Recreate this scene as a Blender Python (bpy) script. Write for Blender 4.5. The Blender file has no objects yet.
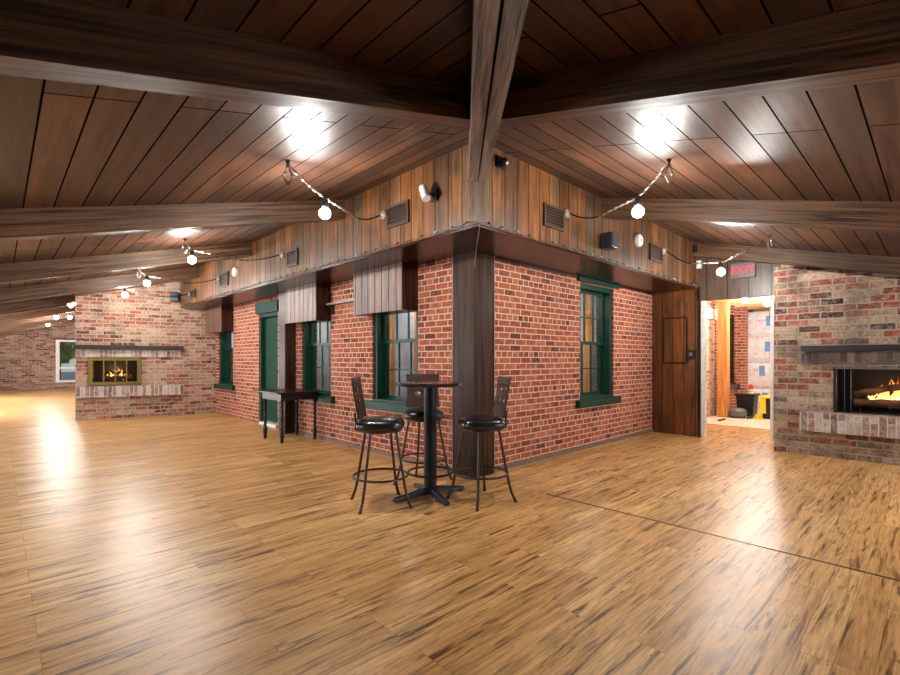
import bpy, bmesh, math, random
from mathutils import Vector, Matrix
random.seed(7)
SC = bpy.context.scene
COL = SC.collection
# world axes: X runs along the short brick wall (right), Y along the long brick wall (left);
# the old brick house fills X>0, Y>0 and its corner stands at the origin.
F_PX, HORIZON, CAM_H = 471.0, 359.0, 1.3
A_R = math.atan2(490, 471)
CAM = Vector((-3.796, -3.567, CAM_H))
Z0, K = 3.425, 0.2575                       # shed ceilings: z = Z0 + K*min(X, Y)
SOF, BO = 2.5, -0.74                        # soffit height, bulkhead face
XO, YO = -5.6, -5.4                         # outer walls
def cz(x, y): return Z0 + K * min(x, y)

# ------------------------------------------------------------------ materials
class NT:
    def __init__(s, name):
        s.m = bpy.data.materials.new(name); s.m.use_nodes = True
        s.t = s.m.node_tree; s.t.nodes.clear()
        s.out = s.n('ShaderNodeOutputMaterial'); s.b = s.n('ShaderNodeBsdfPrincipled')
        s.t.links.new(s.b.outputs[0], s.out.inputs[0])
    def n(s, k, **kw):
        o = s.t.nodes.new(k)
        for a, v in kw.items(): setattr(o, a, v)
        return o
    def l(s, a, b): s.t.links.new(a, b)
    def put(s, sock, v):
        if isinstance(v, bpy.types.NodeSocket): s.l(v, sock)
        else: sock.default_value = v
    def math(s, op, a, b=0.0, clamp=False):
        o = s.n('ShaderNodeMath', operation=op, use_clamp=clamp)
        s.put(o.inputs[0], a); s.put(o.inputs[1], b); return o.outputs[0]
    def mix(s, f, a, b, mode='MIX'):
        o = s.n('ShaderNodeMix', data_type='RGBA', blend_type=mode)
        s.put(o.inputs[0], f); s.put(o.inputs[6], a); s.put(o.inputs[7], b); return o.outputs[2]
    def ramp(s, fac, stops, interp='LINEAR'):
        o = s.n('ShaderNodeValToRGB'); o.color_ramp.interpolation = interp
        e = o.color_ramp.elements
        while len(e) < len(stops): e.new(0.5)
        for el, (p, c) in zip(e, stops): el.position = p; el.color = (*c, 1) if len(c) == 3 else c
        s.put(o.inputs[0], fac); return o.outputs[0]
    def uv(s):
        return s.n('ShaderNodeUVMap', uv_map='UVMap').outputs[0]
    def mapping(s, v, scale=(1, 1, 1), loc=(0, 0, 0), rot=(0, 0, 0)):
        o = s.n('ShaderNodeMapping'); s.l(v, o.inputs[0])
        o.inputs['Scale'].default_value = scale; o.inputs['Location'].default_value = loc; o.inputs['Rotation'].default_value = rot
        return o.outputs[0]
    def noise(s, v, scale, detail=4, rough=0.55, w=None, dist=0.0):
        o = s.n('ShaderNodeTexNoise', noise_dimensions='4D' if w is not None else '3D')
        s.l(v, o.inputs['Vector']); o.inputs['Scale'].default_value = scale
        o.inputs['Detail'].default_value = detail; o.inputs['Roughness'].default_value = rough
        o.inputs['Distortion'].default_value = dist
        if w is not None: s.put(o.inputs['W'], w)
        return o.outputs[0]
    def bump(s, h, strength=0.3, dist=0.01):
        o = s.n('ShaderNodeBump'); o.inputs['Strength'].default_value = strength
        o.inputs['Distance'].default_value = dist; s.put(o.inputs['Height'], h)
        s.l(o.outputs[0], s.b.inputs['Normal'])
    def brick(s, v, w, h, mortar, offset=0.5, ofreq=2, squash=1.0, sfreq=2, smooth=0.1):
        o = s.n('ShaderNodeTexBrick', offset=offset, offset_frequency=ofreq, squash=squash, squash_frequency=sfreq)
        s.l(v, o.inputs['Vector'])
        o.inputs['Color1'].default_value = (0, 0, 0, 1); o.inputs['Color2'].default_value = (1, 1, 1, 1)
        o.inputs['Mortar'].default_value = (0.5, 0.5, 0.5, 1)
        o.inputs['Scale'].default_value = 1; o.inputs['Mortar Size'].default_value = mortar
        o.inputs['Mortar Smooth'].default_value = smooth
        o.inputs['Brick Width'].default_value = w; o.inputs['Row Height'].default_value = h
        return o.outputs['Color'], o.outputs['Fac']

def G(r, g, b):                              # sRGB 0-255 -> linear
    f = lambda c: (c / 255 / 12.92) if c / 255 <= 0.04045 else ((c / 255 + 0.055) / 1.055) ** 2.4
    return (f(r), f(g), f(b))

def plain(name, col, rough=0.5, metal=0.0, noise=0.12, scale=12, spec=0.5, bump=0.0):
    t = NT(name); c = t.n('ShaderNodeTexCoord').outputs['Object']
    n = t.noise(c, scale, 4)
    k = t.ramp(n, [(0.3, tuple(x * (1 - noise) for x in col)), (0.7, tuple(min(1, x * (1 + noise)) for x in col))])
    t.l(k, t.b.inputs['Base Color'])
    t.b.inputs['Roughness'].default_value = rough; t.b.inputs['Metallic'].default_value = metal
    t.b.inputs['Specular IOR Level'].default_value = spec
    if bump: t.bump(n, bump, 0.01)
    return t.m

def brick_mat(name, stops, mortar, w=0.21, h=0.0735, ms=0.006, squash=1.0, sfreq=2, smear=0.0, dark=0.0, rot=False, bump=0.5, wob=0.006, var=0.55):
    t = NT(name); uv = t.uv()
    if rot: uv = t.mapping(uv, rot=(0, 0, math.pi / 2))
    d = t.n('ShaderNodeTexNoise'); t.l(uv, d.inputs['Vector']); d.inputs['Scale'].default_value = 9
    off = t.n('ShaderNodeVectorMath', operation='MULTIPLY_ADD')
    t.l(d.outputs['Color'], off.inputs[0]); off.inputs[1].default_value = (wob, wob, 0); t.l(uv, off.inputs[2])
    rnd, fac = t.brick(off.outputs[0], w, h, ms, squash=squash, sfreq=sfreq, smooth=0.25)
    sep = t.n('ShaderNodeSeparateColor'); t.l(rnd, sep.inputs[0]); r = sep.outputs[0]
    col = t.ramp(r, stops, 'LINEAR')
    n1 = t.noise(uv, 26, 5, 0.65); n2 = t.noise(uv, 3.0, 4)
    col = t.mix(var, col, t.ramp(n1, [(0.34, (0.35, 0.35, 0.35)), (0.5, (0.95, 0.95, 0.95)), (0.66, (1.45, 1.45, 1.45))]), 'MULTIPLY')
    if smear:
        sm = t.ramp(t.noise(uv, 14, 6, 0.7), [(0.52 - 0.1 * smear, (0, 0, 0)), (0.68 - 0.1 * smear, (1, 1, 1))])
        col = t.mix(t.math('MULTIPLY', sm, smear), col, mortar + (1,))
    mc = t.mix(t.math('MULTIPLY', n1, 0.4), mortar + (1,), tuple(x * 0.6 for x in mortar) + (1,))
    col = t.mix(fac, col, mc)
    if dark:
        dk = t.ramp(n2, [(0.5, (0, 0, 0)), (0.66, (1, 1, 1))])
        col = t.mix(t.math('MULTIPLY', dk, dark), col, (0.05, 0.045, 0.042, 1))
    t.l(col, t.b.inputs['Base Color']); t.b.inputs['Roughness'].default_value = 0.82
    t.b.inputs['Specular IOR Level'].default_value = 0.25
    hgt = t.math('ADD', t.math('MULTIPLY', t.math('SUBTRACT', 1.0, fac), 1.0), t.math('MULTIPLY', n1, 0.6))
    t.bump(hgt, bump, 0.008)
    return t.m

def plank_mat(name, stops, w, length, gap=0.004, gapcol=(0.008, 0.006, 0.005), grain=(0.7, 16.0), contrast=0.6, rough=0.4, ramp2=None, bump=0.25, spec=0.5, offset=0.37, knots=0.0, patch=0.0, rvar=0.15, squash=1.0, wavy=0.0, fine=0.5, patchcol=(0.035, 0.024, 0.018), cracks=0.0):
    """boards run along U; w across V"""
    t = NT(name); uv = t.uv()
    rnd, fac = t.brick(uv, length, w, gap, offset=offset, ofreq=3, smooth=0.0, squash=squash, sfreq=3)
    sep = t.n('ShaderNodeSeparateColor'); t.l(rnd, sep.inputs[0]); r = sep.outputs[0]
    W = t.math('MULTIPLY', r, 57.0)
    g = t.noise(t.mapping(uv, (grain[0], grain[1], 1)), 1.6, 7, 0.62, w=W, dist=0.6)
    g2 = t.noise(t.mapping(uv, (grain[0] * 3, grain[1] * 5, 1)), 1.6, 3, 0.6, w=W)
    col = t.ramp(r, stops)
    dk = t.ramp(g, ramp2 or [(0.36, (0.22, 0.19, 0.17)), (0.48, (0.85, 0.84, 0.82)), (0.64, (1.45, 1.4, 1.33))])
    col = t.mix(contrast, col, dk, 'MULTIPLY')
    col = t.mix(contrast * fine, col, t.ramp(g2, [(0.4, (0.4, 0.36, 0.33)), (0.52, (0.95, 0.95, 0.95)), (0.62, (1.35, 1.35, 1.35))]), 'MULTIPLY')
    if cracks:
        g3 = t.noise(t.mapping(uv, (2.2, 26.0, 1)), 1.6, 8, 0.72, w=t.math('ADD', W, 9.0), dist=0.9)
        ck = t.ramp(g3, [(0.41, (1, 1, 1)), (0.45, (0, 0, 0))])
        zone = t.ramp(t.noise(t.mapping(uv, (1.0, 3.0, 1)), 1.4, 3, 0.5, w=W), [(0.4, (0.25, 0.25, 0.25)), (0.62, (1, 1, 1))])
        col = t.mix(t.math('MULTIPLY', t.math('MULTIPLY', ck, zone), cracks), col, (0.045, 0.022, 0.01, 1))
    if knots:
        kv = t.n('ShaderNodeTexVoronoi', feature='F1'); t.l(t.mapping(uv, (1.4, 4.5, 1)), kv.inputs['Vector']); kv.inputs['Scale'].default_value = 1.0
        kk = t.ramp(kv.outputs['Distance'], [(0.05, (1, 1, 1)), (0.17, (0, 0, 0))])
        col = t.mix(t.math('MULTIPLY', kk, knots), col, (0.03, 0.018, 0.01, 1))
    if patch:
        pn = t.ramp(t.noise(uv, 1.3, 5, 0.6), [(0.42, (0, 0, 0)), (0.65, (1, 1, 1))])
        col = t.mix(t.math('MULTIPLY', pn, patch), col, (*patchcol, 1))
    col = t.mix(fac, col, gapcol + (1,))
    t.l(col, t.b.inputs['Base Color'])
    t.l(t.math('ADD', t.math('MULTIPLY', g2, rvar), rough - rvar / 2, True), t.b.inputs['Roughness'])
    t.l(t.math('MULTIPLY', t.math('SUBTRACT', 1.0, fac), spec), t.b.inputs['Specular IOR Level'])
    t.bump(t.math('ADD', t.math('MULTIPLY', t.math('SUBTRACT', 1.0, fac), 1.0), t.math('ADD', t.math('MULTIPLY', g2, 0.15), t.math('MULTIPLY', t.noise(t.mapping(uv, (1.2, 3.5, 1)), 1.5, 3, 0.55, w=W), wavy))), bump, 0.006)
    return t.m

def wood_mat(name, c1, c2, rough=0.45, grain=(0.6, 14.0), bump=0.15, spec=0.35, patch=None, fine=0.5):
    t = NT(name); uv = t.uv(); oi = t.n('ShaderNodeObjectInfo').outputs['Random']
    W = t.math('MULTIPLY', oi, 40.0)
    g = t.noise(t.mapping(uv, (grain[0], grain[1], 1)), 1.7, 7, 0.62, w=W, dist=0.8)
    g2 = t.noise(t.mapping(uv, (grain[0] * 2, grain[1] * 6, 1)), 1.7, 3, 0.6, w=W)
    col = t.ramp(g, [(0.38, c1), (0.6, c2)])
    col = t.mix(fine, col, t.ramp(g2, [(0.4, (0.4, 0.38, 0.36)), (0.52, (0.95, 0.95, 0.95)), (0.62, (1.4, 1.4, 1.4))]), 'MULTIPLY')
    if patch:
        pn = t.ramp(t.noise(uv, 1.1, 4, 0.6, w=W), [(0.45, (0, 0, 0)), (0.62, (1, 1, 1))])
        col = t.mix(t.math('MULTIPLY', pn, 0.6), col, patch + (1,))
    t.l(col, t.b.inputs['Base Color']); t.b.inputs['Roughness'].default_value = rough
    t.b.inputs['Specular IOR Level'].default_value = spec
    t.bump(g2, bump, 0.006)
    return t.m

def emit_mat(name, col, strength, base=(0.8, 0.8, 0.8)):
    t = NT(name); n = t.noise(t.n('ShaderNodeTexCoord').outputs['Object'], 20, 2)
    t.l(t.ramp(n, [(0.3, col), (0.7, tuple(min(1, c * 1.03) for c in col))]), t.b.inputs['Emission Color'])
    t.b.inputs['Emission Strength'].default_value = strength; t.b.inputs['Base Color'].default_value = (*base, 1)
    return t.m

M = {}
M['red_brick'] = brick_mat('red_brick', [(0.0, G(96, 46, 38)), (0.12, G(132, 62, 46)), (0.4, G(158, 78, 54)), (0.7, G(166, 88, 62)), (0.9, G(172, 100, 74)), (1.0, G(128, 62, 52))],
                           G(226, 196, 172), squash=0.5, sfreq=6, ms=0.0066, smear=0.22, bump=0.4)
OLD = [(0.0, G(60, 46, 42)), (0.1, G(124, 66, 54)), (0.28, G(164, 100, 80)), (0.45, G(180, 142, 118)), (0.62, G(150, 122, 104)), (0.8, G(186, 156, 134)), (0.9, G(150, 72, 58)), (1.0, G(120, 96, 82))]
M['old_brick'] = brick_mat('old_brick', OLD, G(190, 170, 152), w=0.235, h=0.080, ms=0.008, smear=0.5, dark=0.25, bump=0.9, wob=0.016, var=0.85)
OLDG = [(0.0, G(44, 38, 34)), (0.14, G(140, 66, 52)), (0.28, G(138, 104, 82)), (0.42, G(172, 146, 120)), (0.56, G(100, 80, 66)), (0.72, G(184, 160, 136)), (0.86, G(150, 72, 56)), (1.0, G(70, 58, 52))]
M['old_brick_dark'] = brick_mat('old_brick_dark', OLDG, G(172, 156, 140), w=0.245, h=0.088, ms=0.009, smear=0.5, dark=0.5, bump=1.0, wob=0.02, var=0.85)
M['soldier'] = brick_mat('soldier_brick', [(0, G(92, 66, 70)), (0.2, G(170, 148, 138)), (0.5, G(196, 180, 168)), (0.75, G(156, 112, 96)), (0.9, G(120, 108, 106)), (1, G(176, 118, 96))], G(206, 198, 190), w=0.5, h=0.078, ms=0.007, smear=0.5, dark=0.2, rot=True, bump=0.7, wob=0.008)
M['soldier_sooty'] = brick_mat('soldier_brick_sooty', [(0, G(60, 54, 52)), (0.4, G(110, 98, 92)), (0.7, G(150, 128, 116)), (1, G(84, 74, 70))], G(120, 112, 106), w=0.5, h=0.072, ms=0.006, smear=0.35, dark=0.4, rot=True, bump=0.7, wob=0.008)
M['infill'] = brick_mat('infill_brick', [(0, G(120, 84, 66)), (0.3, G(206, 168, 134)), (0.7, G(222, 190, 158)), (1, G(176, 118, 90))], G(214, 190, 166), w=0.2, h=0.09, ms=0.015, smear=0.6, wob=0.05)
M['ceiling'] = plank_mat('ceiling_planks', [(0, G(54, 37, 28)), (0.3, G(86, 56, 40)), (0.6, G(68, 47, 37)), (0.85, G(98, 63, 43)), (1, G(58, 44, 37))], 0.19, 4.3,
                         gap=0.0055, contrast=0.75, rough=0.40, knots=0.6, grain=(0.8, 11.0), bump=0.5, spec=0.42, rvar=0.3, wavy=1.6)
M['beam'] = wood_mat('rough_beam', G(40, 28, 20), G(118, 82, 56), 0.48, (0.7, 20), 0.45, patch=G(74, 52, 37))
M['hip_beam'] = wood_mat('hip_beam_wood', G(48, 36, 29), G(128, 106, 92), 0.5, (0.8, 22), 0.5)
M['bulkhead'] = plank_mat('bulkhead_boards', [(0, G(78, 54, 36)), (0.2, G(134, 82, 38)), (0.4, G(104, 76, 52)), (0.6, G(150, 90, 40)), (0.8, G(106, 86, 66)), (1, G(122, 72, 36))], 0.182, 7.0,
                          gap=0.0045, contrast=0.85, rough=0.45, knots=0.75, grain=(0.9, 13.0), patch=0.6, spec=0.3)
M['bulkhead_grey'] = M['bulkhead']
M['soffit'] = wood_mat('soffit_wood', G(34, 16, 12), G(66, 32, 22), 0.26, (0.4, 6), 0.05)
M['dark_trim'] = wood_mat('dark_trim_wood', G(28, 18, 13), G(76, 50, 36), 0.36, (0.5, 7), 0.15, spec=0.2)
M['valance'] = plank_mat('valance_boards', [(0, G(92, 68, 58)), (0.35, G(126, 96, 84)), (0.65, G(110, 72, 55)), (1, G(140, 112, 98))], 0.152, 5.0, gap=0.007, contrast=0.7, rough=0.45, grain=(0.7, 9), spec=0.4)
M['panel_boards'] = plank_mat('panel_boards', [(0, G(78, 44, 24)), (0.5, G(122, 72, 36)), (1, G(98, 58, 32))], 0.18, 6.0, gap=0.004, contrast=0.75, rough=0.4, knots=0.6, grain=(0.8, 7))
M['header_boards'] = plank_mat('header_boards', [(0, G(72, 56, 48)), (0.5, G(96, 74, 60)), (1, G(84, 62, 50))], 0.3, 6.0, gap=0.004, contrast=0.7, rough=0.4, grain=(0.8, 7))
M['floor'] = plank_mat('floor_planks', [(0, G(201, 151, 91)), (0.3, G(219, 171, 110)), (0.6, G(200, 150, 90)), (0.85, G(226, 180, 120)), (1, G(210, 162, 102))], 0.13, 1.22, gap=0.0008,
                       gapcol=G(150, 106, 66), grain=(1.15, 17.0), contrast=0.92, rough=0.36, bump=0.015, fine=0.35, cracks=0.85, spec=0.5, rvar=0.1,
                       ramp2=[(0.36, (0.12, 0.08, 0.055)), (0.395, (0.38, 0.28, 0.2)), (0.43, (0.8, 0.74, 0.66)), (0.5, (1.02, 1.0, 0.97)), (0.62, (1.2, 1.2, 1.19))], knots=0.3)
M['subfloor'] = plain('subfloor_ply', G(214, 196, 172), 0.7, noise=0.08, scale=6)
M['green'] = plain('green_paint', G(12, 56, 44), 0.4, spec=0.25, noise=0.2, scale=5)
M['green_door'] = plain('green_door_paint', G(8, 60, 40), 0.6, spec=0.1, noise=0.2, scale=4)
M['green_dark'] = plain('dark_green_paint', G(30, 60, 56), 0.6, spec=0.15, noise=0.2, scale=5)
M['black'] = plain('black_metal', G(30, 30, 34), 0.35, 0.3)
M['bluish_black'] = plain('black_table_metal', G(30, 38, 50), 0.32, 0.4)
M['bronze'] = plain('bronze_metal', G(74, 56, 50), 0.36, 0.6)
M['back_panel'] = plain('stool_back_metal', G(70, 52, 47), 0.6, 0.1, spec=0.25)
M['vinyl'] = plain('black_vinyl', G(24, 25, 30), 0.28, 0.0, spec=0.7, bump=0.05)
M['grey_base2'] = plain('worn_edge', G(150, 134, 120), 0.4)
M['white'] = plain('white_paint', G(232, 230, 224), 0.4)
M['white_wall'] = plain('pale_plaster', G(196, 206, 220), 0.8)
M['plastic_black'] = plain('black_plastic', G(26, 26, 28), 0.4)
M['speaker_blue'] = plain('slate_plastic', G(52, 62, 74), 0.5)
M['chain'] = plain('chain_metal', G(128, 120, 112), 0.35, 0.8)
M['vent'] = plain('vent_wood', G(64, 46, 38), 0.45)
M['vent_dark'] = plain('vent_dark', G(30, 22, 20), 0.6)
M['brass'] = plain('brass', G(130, 112, 62), 0.35, 0.8)
M['table_top'] = plain('dark_table_top', G(52, 40, 40), 0.15, spec=0.7)
M['dark_wood'] = wood_mat('dark_turned_wood', G(28, 18, 19), G(52, 34, 34), 0.3, spec=0.3)
M['mantel'] = wood_mat('mantel_wood', G(26, 22, 22), G(52, 45, 43), 0.4)
M['soot'] = plain('firebox_soot', G(22, 19, 17), 0.85, noise=0.4, scale=5)
M['log'] = wood_mat('charred_log', G(40, 24, 16), G(112, 70, 42), 0.8, (2, 8), 0.5)
M['ember'] = emit_mat('embers', (1.0, 0.25, 0.04), 3.0, (0.1, 0.05, 0.03))
M['timber'] = wood_mat('new_timber', G(190, 122, 62), G(222, 160, 96), 0.5)
M['pale_timber'] = wood_mat('pale_timber', G(214, 170, 120), G(236, 200, 154), 0.6)
M['yellow'] = plain('yellow_plastic', G(232, 206, 30), 0.35)
M['red'] = plain('red_plastic', G(196, 30, 36), 0.35)
M['grey_metal'] = plain('grey_metal', G(140, 140, 142), 0.35, 0.7)
M['tin'] = plain('grey_plastic', G(98, 98, 102), 0.45)
M['bulb'] = emit_mat('lit_bulb', (1.0, 0.96, 0.91), 480.0)
M['bulb_far'] = emit_mat('lit_bulb_far', (1.0, 0.94, 0.86), 300.0)
M['exit_red'] = emit_mat('exit_letters', (0.8, 0.03, 0.1), 0.3, (0.6, 0.03, 0.08))
M['outdoor_ground'] = plain('outdoor_paving', G(170, 176, 170), 0.8)
for nm, c in dict(bulb_red=(150, 30, 30), bulb_green=(36, 84, 58), bulb_blue=(46, 76, 140), bulb_amber=(160, 110, 60), bulb_clear=(160, 164, 160)).items():
    M[nm] = plain(nm, G(*c), 0.2)
def leaf_mat():
    t = NT('foliage'); c = t.n('ShaderNodeTexCoord').outputs['Object']
    t.l(t.ramp(t.noise(c, 3, 5), [(0.35, G(30, 100, 20)), (0.65, G(110, 200, 60))]), t.b.inputs['Base Color']); t.b.inputs['Roughness'].default_value = 0.6
    return t.m
M['foliage'] = leaf_mat()
def glass_mat(k=1.0, k0=0.08):
    t = NT('window_glass'); g = t.n('ShaderNodeBsdfGlossy'); g.inputs['Roughness'].default_value = 0.02
    tr = t.n('ShaderNodeBsdfTransparent'); tr.inputs[0].default_value = (0.9, 0.95, 0.95, 1)
    lw = t.n('ShaderNodeFresnel'); lw.inputs[0].default_value = 1.6
    bf = t.math('SUBTRACT', 1.0, t.n('ShaderNodeNewGeometry').outputs['Backfacing'])
    f = t.math('MULTIPLY', t.math('ADD', t.math('MULTIPLY', lw.outputs[0], k), k0, True), bf)
    mx = t.n('ShaderNodeMixShader'); t.l(f, mx.inputs[0]); t.l(tr.outputs[0], mx.inputs[1]); t.l(g.outputs[0], mx.inputs[2])
    t.l(mx.outputs[0], t.out.inputs[0]); return t.m
M['glass'] = glass_mat()
M['fire_glass'] = glass_mat(0.25, 0.015)
def flame_mat():
    t = NT('flame'); uv = t.n('ShaderNodeTexCoord').outputs['Object']
    sx = t.n('ShaderNodeSeparateXYZ'); t.l(uv, sx.inputs[0])
    n = t.noise(t.mapping(uv, (6, 6, 3)), 2, 4)
    k = t.math('ADD', t.math('MULTIPLY', sx.outputs[2], 2.2), t.math('MULTIPLY', n, 0.5))
    c = t.ramp(k, [(0.25, (1.0, 0.75, 0.35)), (0.55, (1.0, 0.42, 0.08)), (0.95, (0.7, 0.14, 0.01))])
    e = t.n('ShaderNodeEmission'); t.l(c, e.inputs[0]); e.inputs[1].default_value = 1.7
    tr = t.n('ShaderNodeBsdfTransparent')
    a = t.ramp(k, [(0.3, (0.9, 0.9, 0.9)), (1.0, (0.05, 0.05, 0.05))])
    mx = t.n('ShaderNodeMixShader'); t.l(a, mx.inputs[0]); t.l(tr.outputs[0], mx.inputs[1]); t.l(e.outputs[0], mx.inputs[2])
    t.l(mx.outputs[0], t.out.inputs[0]); return t.m
M['flame'] = flame_mat()
def wrap_mat():
    t = NT('insulation_wrap'); uv = t.uv()
    base = t.ramp(t.noise(uv, 8, 4), [(0.3, G(206, 204, 208)), (0.7, G(238, 236, 240))])
    # rows of small red and blue print
    sx = t.n('ShaderNodeSeparateXYZ'); t.l(uv, sx.inputs[0])
    row = t.math('FRACT', t.math('MULTIPLY', sx.outputs[1], 2.4))
    inrow = t.math('MULTIPLY', t.math('GREATER_THAN', row, 0.3), t.math('LESS_THAN', row, 0.52))
    rnd, fac = t.brick(uv, 0.055, 0.07, 0.014, smooth=0)
    sp = t.n('ShaderNodeSeparateColor'); t.l(rnd, sp.inputs[0])
    ink = t.math('MULTIPLY', t.math('MULTIPLY', inrow, t.math('SUBTRACT', 1.0, fac)), t.math('GREATER_THAN', sp.outputs[0], 0.45))
    c = t.mix(t.math('MULTIPLY', ink, 0.8), base, G(196, 70, 110) + (1,))
    t.l(c, t.b.inputs['Base Color']); t.b.inputs['Roughness'].default_value = 0.35
    t.bump(t.noise(uv, 7, 3), 0.4, 0.02)
    return t.m
M['wrap'] = wrap_mat()
M['wrap_blue'] = plain('blue_print', G(110, 150, 205), 0.4)

# ------------------------------------------------------------------ mesh helpers
class MB:
    def __init__(s): s.bm = bmesh.new()
    def box(s, x0, x1, y0, y1, z0, z1):
        v = [s.bm.verts.new((x, y, z)) for x in (x0, x1) for y in (y0, y1) for z in (z0, z1)]
        for q in ((0, 1, 3, 2), (4, 6, 7, 5), (0, 4, 5, 1), (2, 3, 7, 6), (0, 2, 6, 4), (1, 5, 7, 3)):
            s.bm.faces.new([v[i] for i in q])
        return s
    def hexa(s, pts):                      # 8 points: bottom ring of 4, top ring of 4
        v = [s.bm.verts.new(p) for p in pts]
        for q in ((3, 2, 1, 0), (4, 5, 6, 7), (0, 1, 5, 4), (1, 2, 6, 5), (2, 3, 7, 6), (3, 0, 4, 7)):
            s.bm.faces.new([v[i] for i in q])
        return s
    def tube(s, pts, r, seg=8, closed=False, cap=True):
        pts = [Vector(p) for p in pts]; n = len(pts); rings = []
        rr = r if isinstance(r, (list, tuple)) else [r] * n
        up = Vector((0, 0, 1)); prev = None
        for i, p in enumerate(pts):
            if closed: d = pts[(i + 1) % n] - pts[i - 1]
            else: d = pts[min(i + 1, n - 1)] - pts[max(i - 1, 0)]
            d.normalize()
            a = prev if prev is not None else (up if abs(d.z) < 0.9 else Vector((1, 0, 0)))
            x = a - d * a.dot(d)
            if x.length < 1e-5: x = Vector((1, 0, 0)) - d * d.x
            x.normalize(); y = d.cross(x); prev = x
            rings.append([s.bm.verts.new(p + x * rr[i] * math.cos(2 * math.pi * k / seg) + y * rr[i] * math.sin(2 * math.pi * k / seg)) for k in range(seg)])
        m = n if closed else n - 1
        for i in range(m):
            A, B = rings[i], rings[(i + 1) % n]
            for k in range(seg): s.bm.faces.new((A[k], A[(k + 1) % seg], B[(k + 1) % seg], B[k]))
        if cap and not closed:
            s.bm.faces.new(list(reversed(rings[0]))); s.bm.faces.new(rings[-1])
        return s
    def lathe(s, prof, c=(0, 0, 0), seg=24, twist=None):   # prof: (r, z) bottom to top
        rings = []
        for r, z in prof:
            ring = []
            for k in range(seg):
                a = 2 * math.pi * k / seg; q = r
                if twist: q = r * twist(a, z)
                ring.append(s.bm.verts.new((c[0] + q * math.cos(a), c[1] + q * math.sin(a), c[2] + z)))
            rings.append(ring)
        for A, B in zip(rings, rings[1:]):
            for k in range(seg): s.bm.faces.new((A[k], A[(k + 1) % seg], B[(k + 1) % seg], B[k]))
        s.bm.faces.new(list(reversed(rings[0]))); s.bm.faces.new(rings[-1])
        return s
    def ball(s, c, r, sub=2, scale=(1, 1, 1)):
        bmesh.ops.create_icosphere(s.bm, subdivisions=sub, radius=r, matrix=Matrix.Translation(c) @ Matrix.Diagonal((*scale, 1)))
        return s
    def torus(s, c, R, r, seg=32, sec=8, axis='Z'):
        pts = []
        for k in range(seg):
            a = 2 * math.pi * k / seg
            pts.append((c[0] + R * math.cos(a), c[1] + R * math.sin(a), c[2]))
        return s.tube(pts, r, sec, closed=True)
    def xform(s, mat):
        bmesh.ops.transform(s.bm, matrix=mat, verts=s.bm.verts); return s
    def build(s, name, mat, parent=None, off=(0, 0, 0), grain=None, smooth=False, bevel=0.0):
        bm = s.bm
        if bevel:
            bmesh.ops.bevel(bm, geom=[e for e in bm.edges], offset=bevel, segments=2, affect='EDGES', profile=0.7)
        bmesh.ops.recalc_face_normals(bm, faces=bm.faces)
        uvl = bm.loops.layers.uv.new('UVMap')
        for f in bm.faces:
            n = f.normal; ax = max(range(3), key=lambda i: abs(n[i]))
            rest = [i for i in range(3) if i != ax]
            if grain is not None and grain in rest:
                u = grain; v = [i for i in rest if i != grain][0]
            elif grain is not None: u, v = rest
            else: u, v = rest                 # (x|y, z): bricks lie flat
            for lp in f.loops: lp[uvl].uv = (lp.vert.co[u], lp.vert.co[v])
            f.smooth = smooth
        if any(off): bmesh.ops.translate(bm, vec=-Vector(off), verts=bm.verts)
        me = bpy.data.meshes.new(name); bm.to_mesh(me); bm.free()
        me.materials.append(mat)
        o = bpy.data.objects.new(name, me); COL.objects.link(o)
        if parent is not None: o.parent = parent
        return o

def tag(o, label=None, cat=None, group=None, kind=None):
    if label: o['label'] = label
    if cat: o['category'] = cat
    if group: o['group'] = group
    if kind: o['kind'] = kind
    return o
def thing(name, label, cat, loc=(0, 0, 0), rz=0.0, group=None, kind=None):
    o = bpy.data.objects.new(name, None); o.empty_display_size = 0.1; COL.objects.link(o)
    o.location = loc; o.rotation_euler = (0, 0, rz)
    return tag(o, label, cat, group, kind)
def copy_tree(o, parent=None):
    c = o.copy(); COL.objects.link(c)
    if parent is not None: c.parent = parent
    for ch in list(o.children): copy_tree(ch, c)
    return c
def soft(o, w=0.01, seg=2):
    m = o.modifiers.new('bevel', 'BEVEL'); m.width = w; m.segments = seg; m.limit_method = 'ANGLE'; return o

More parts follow.
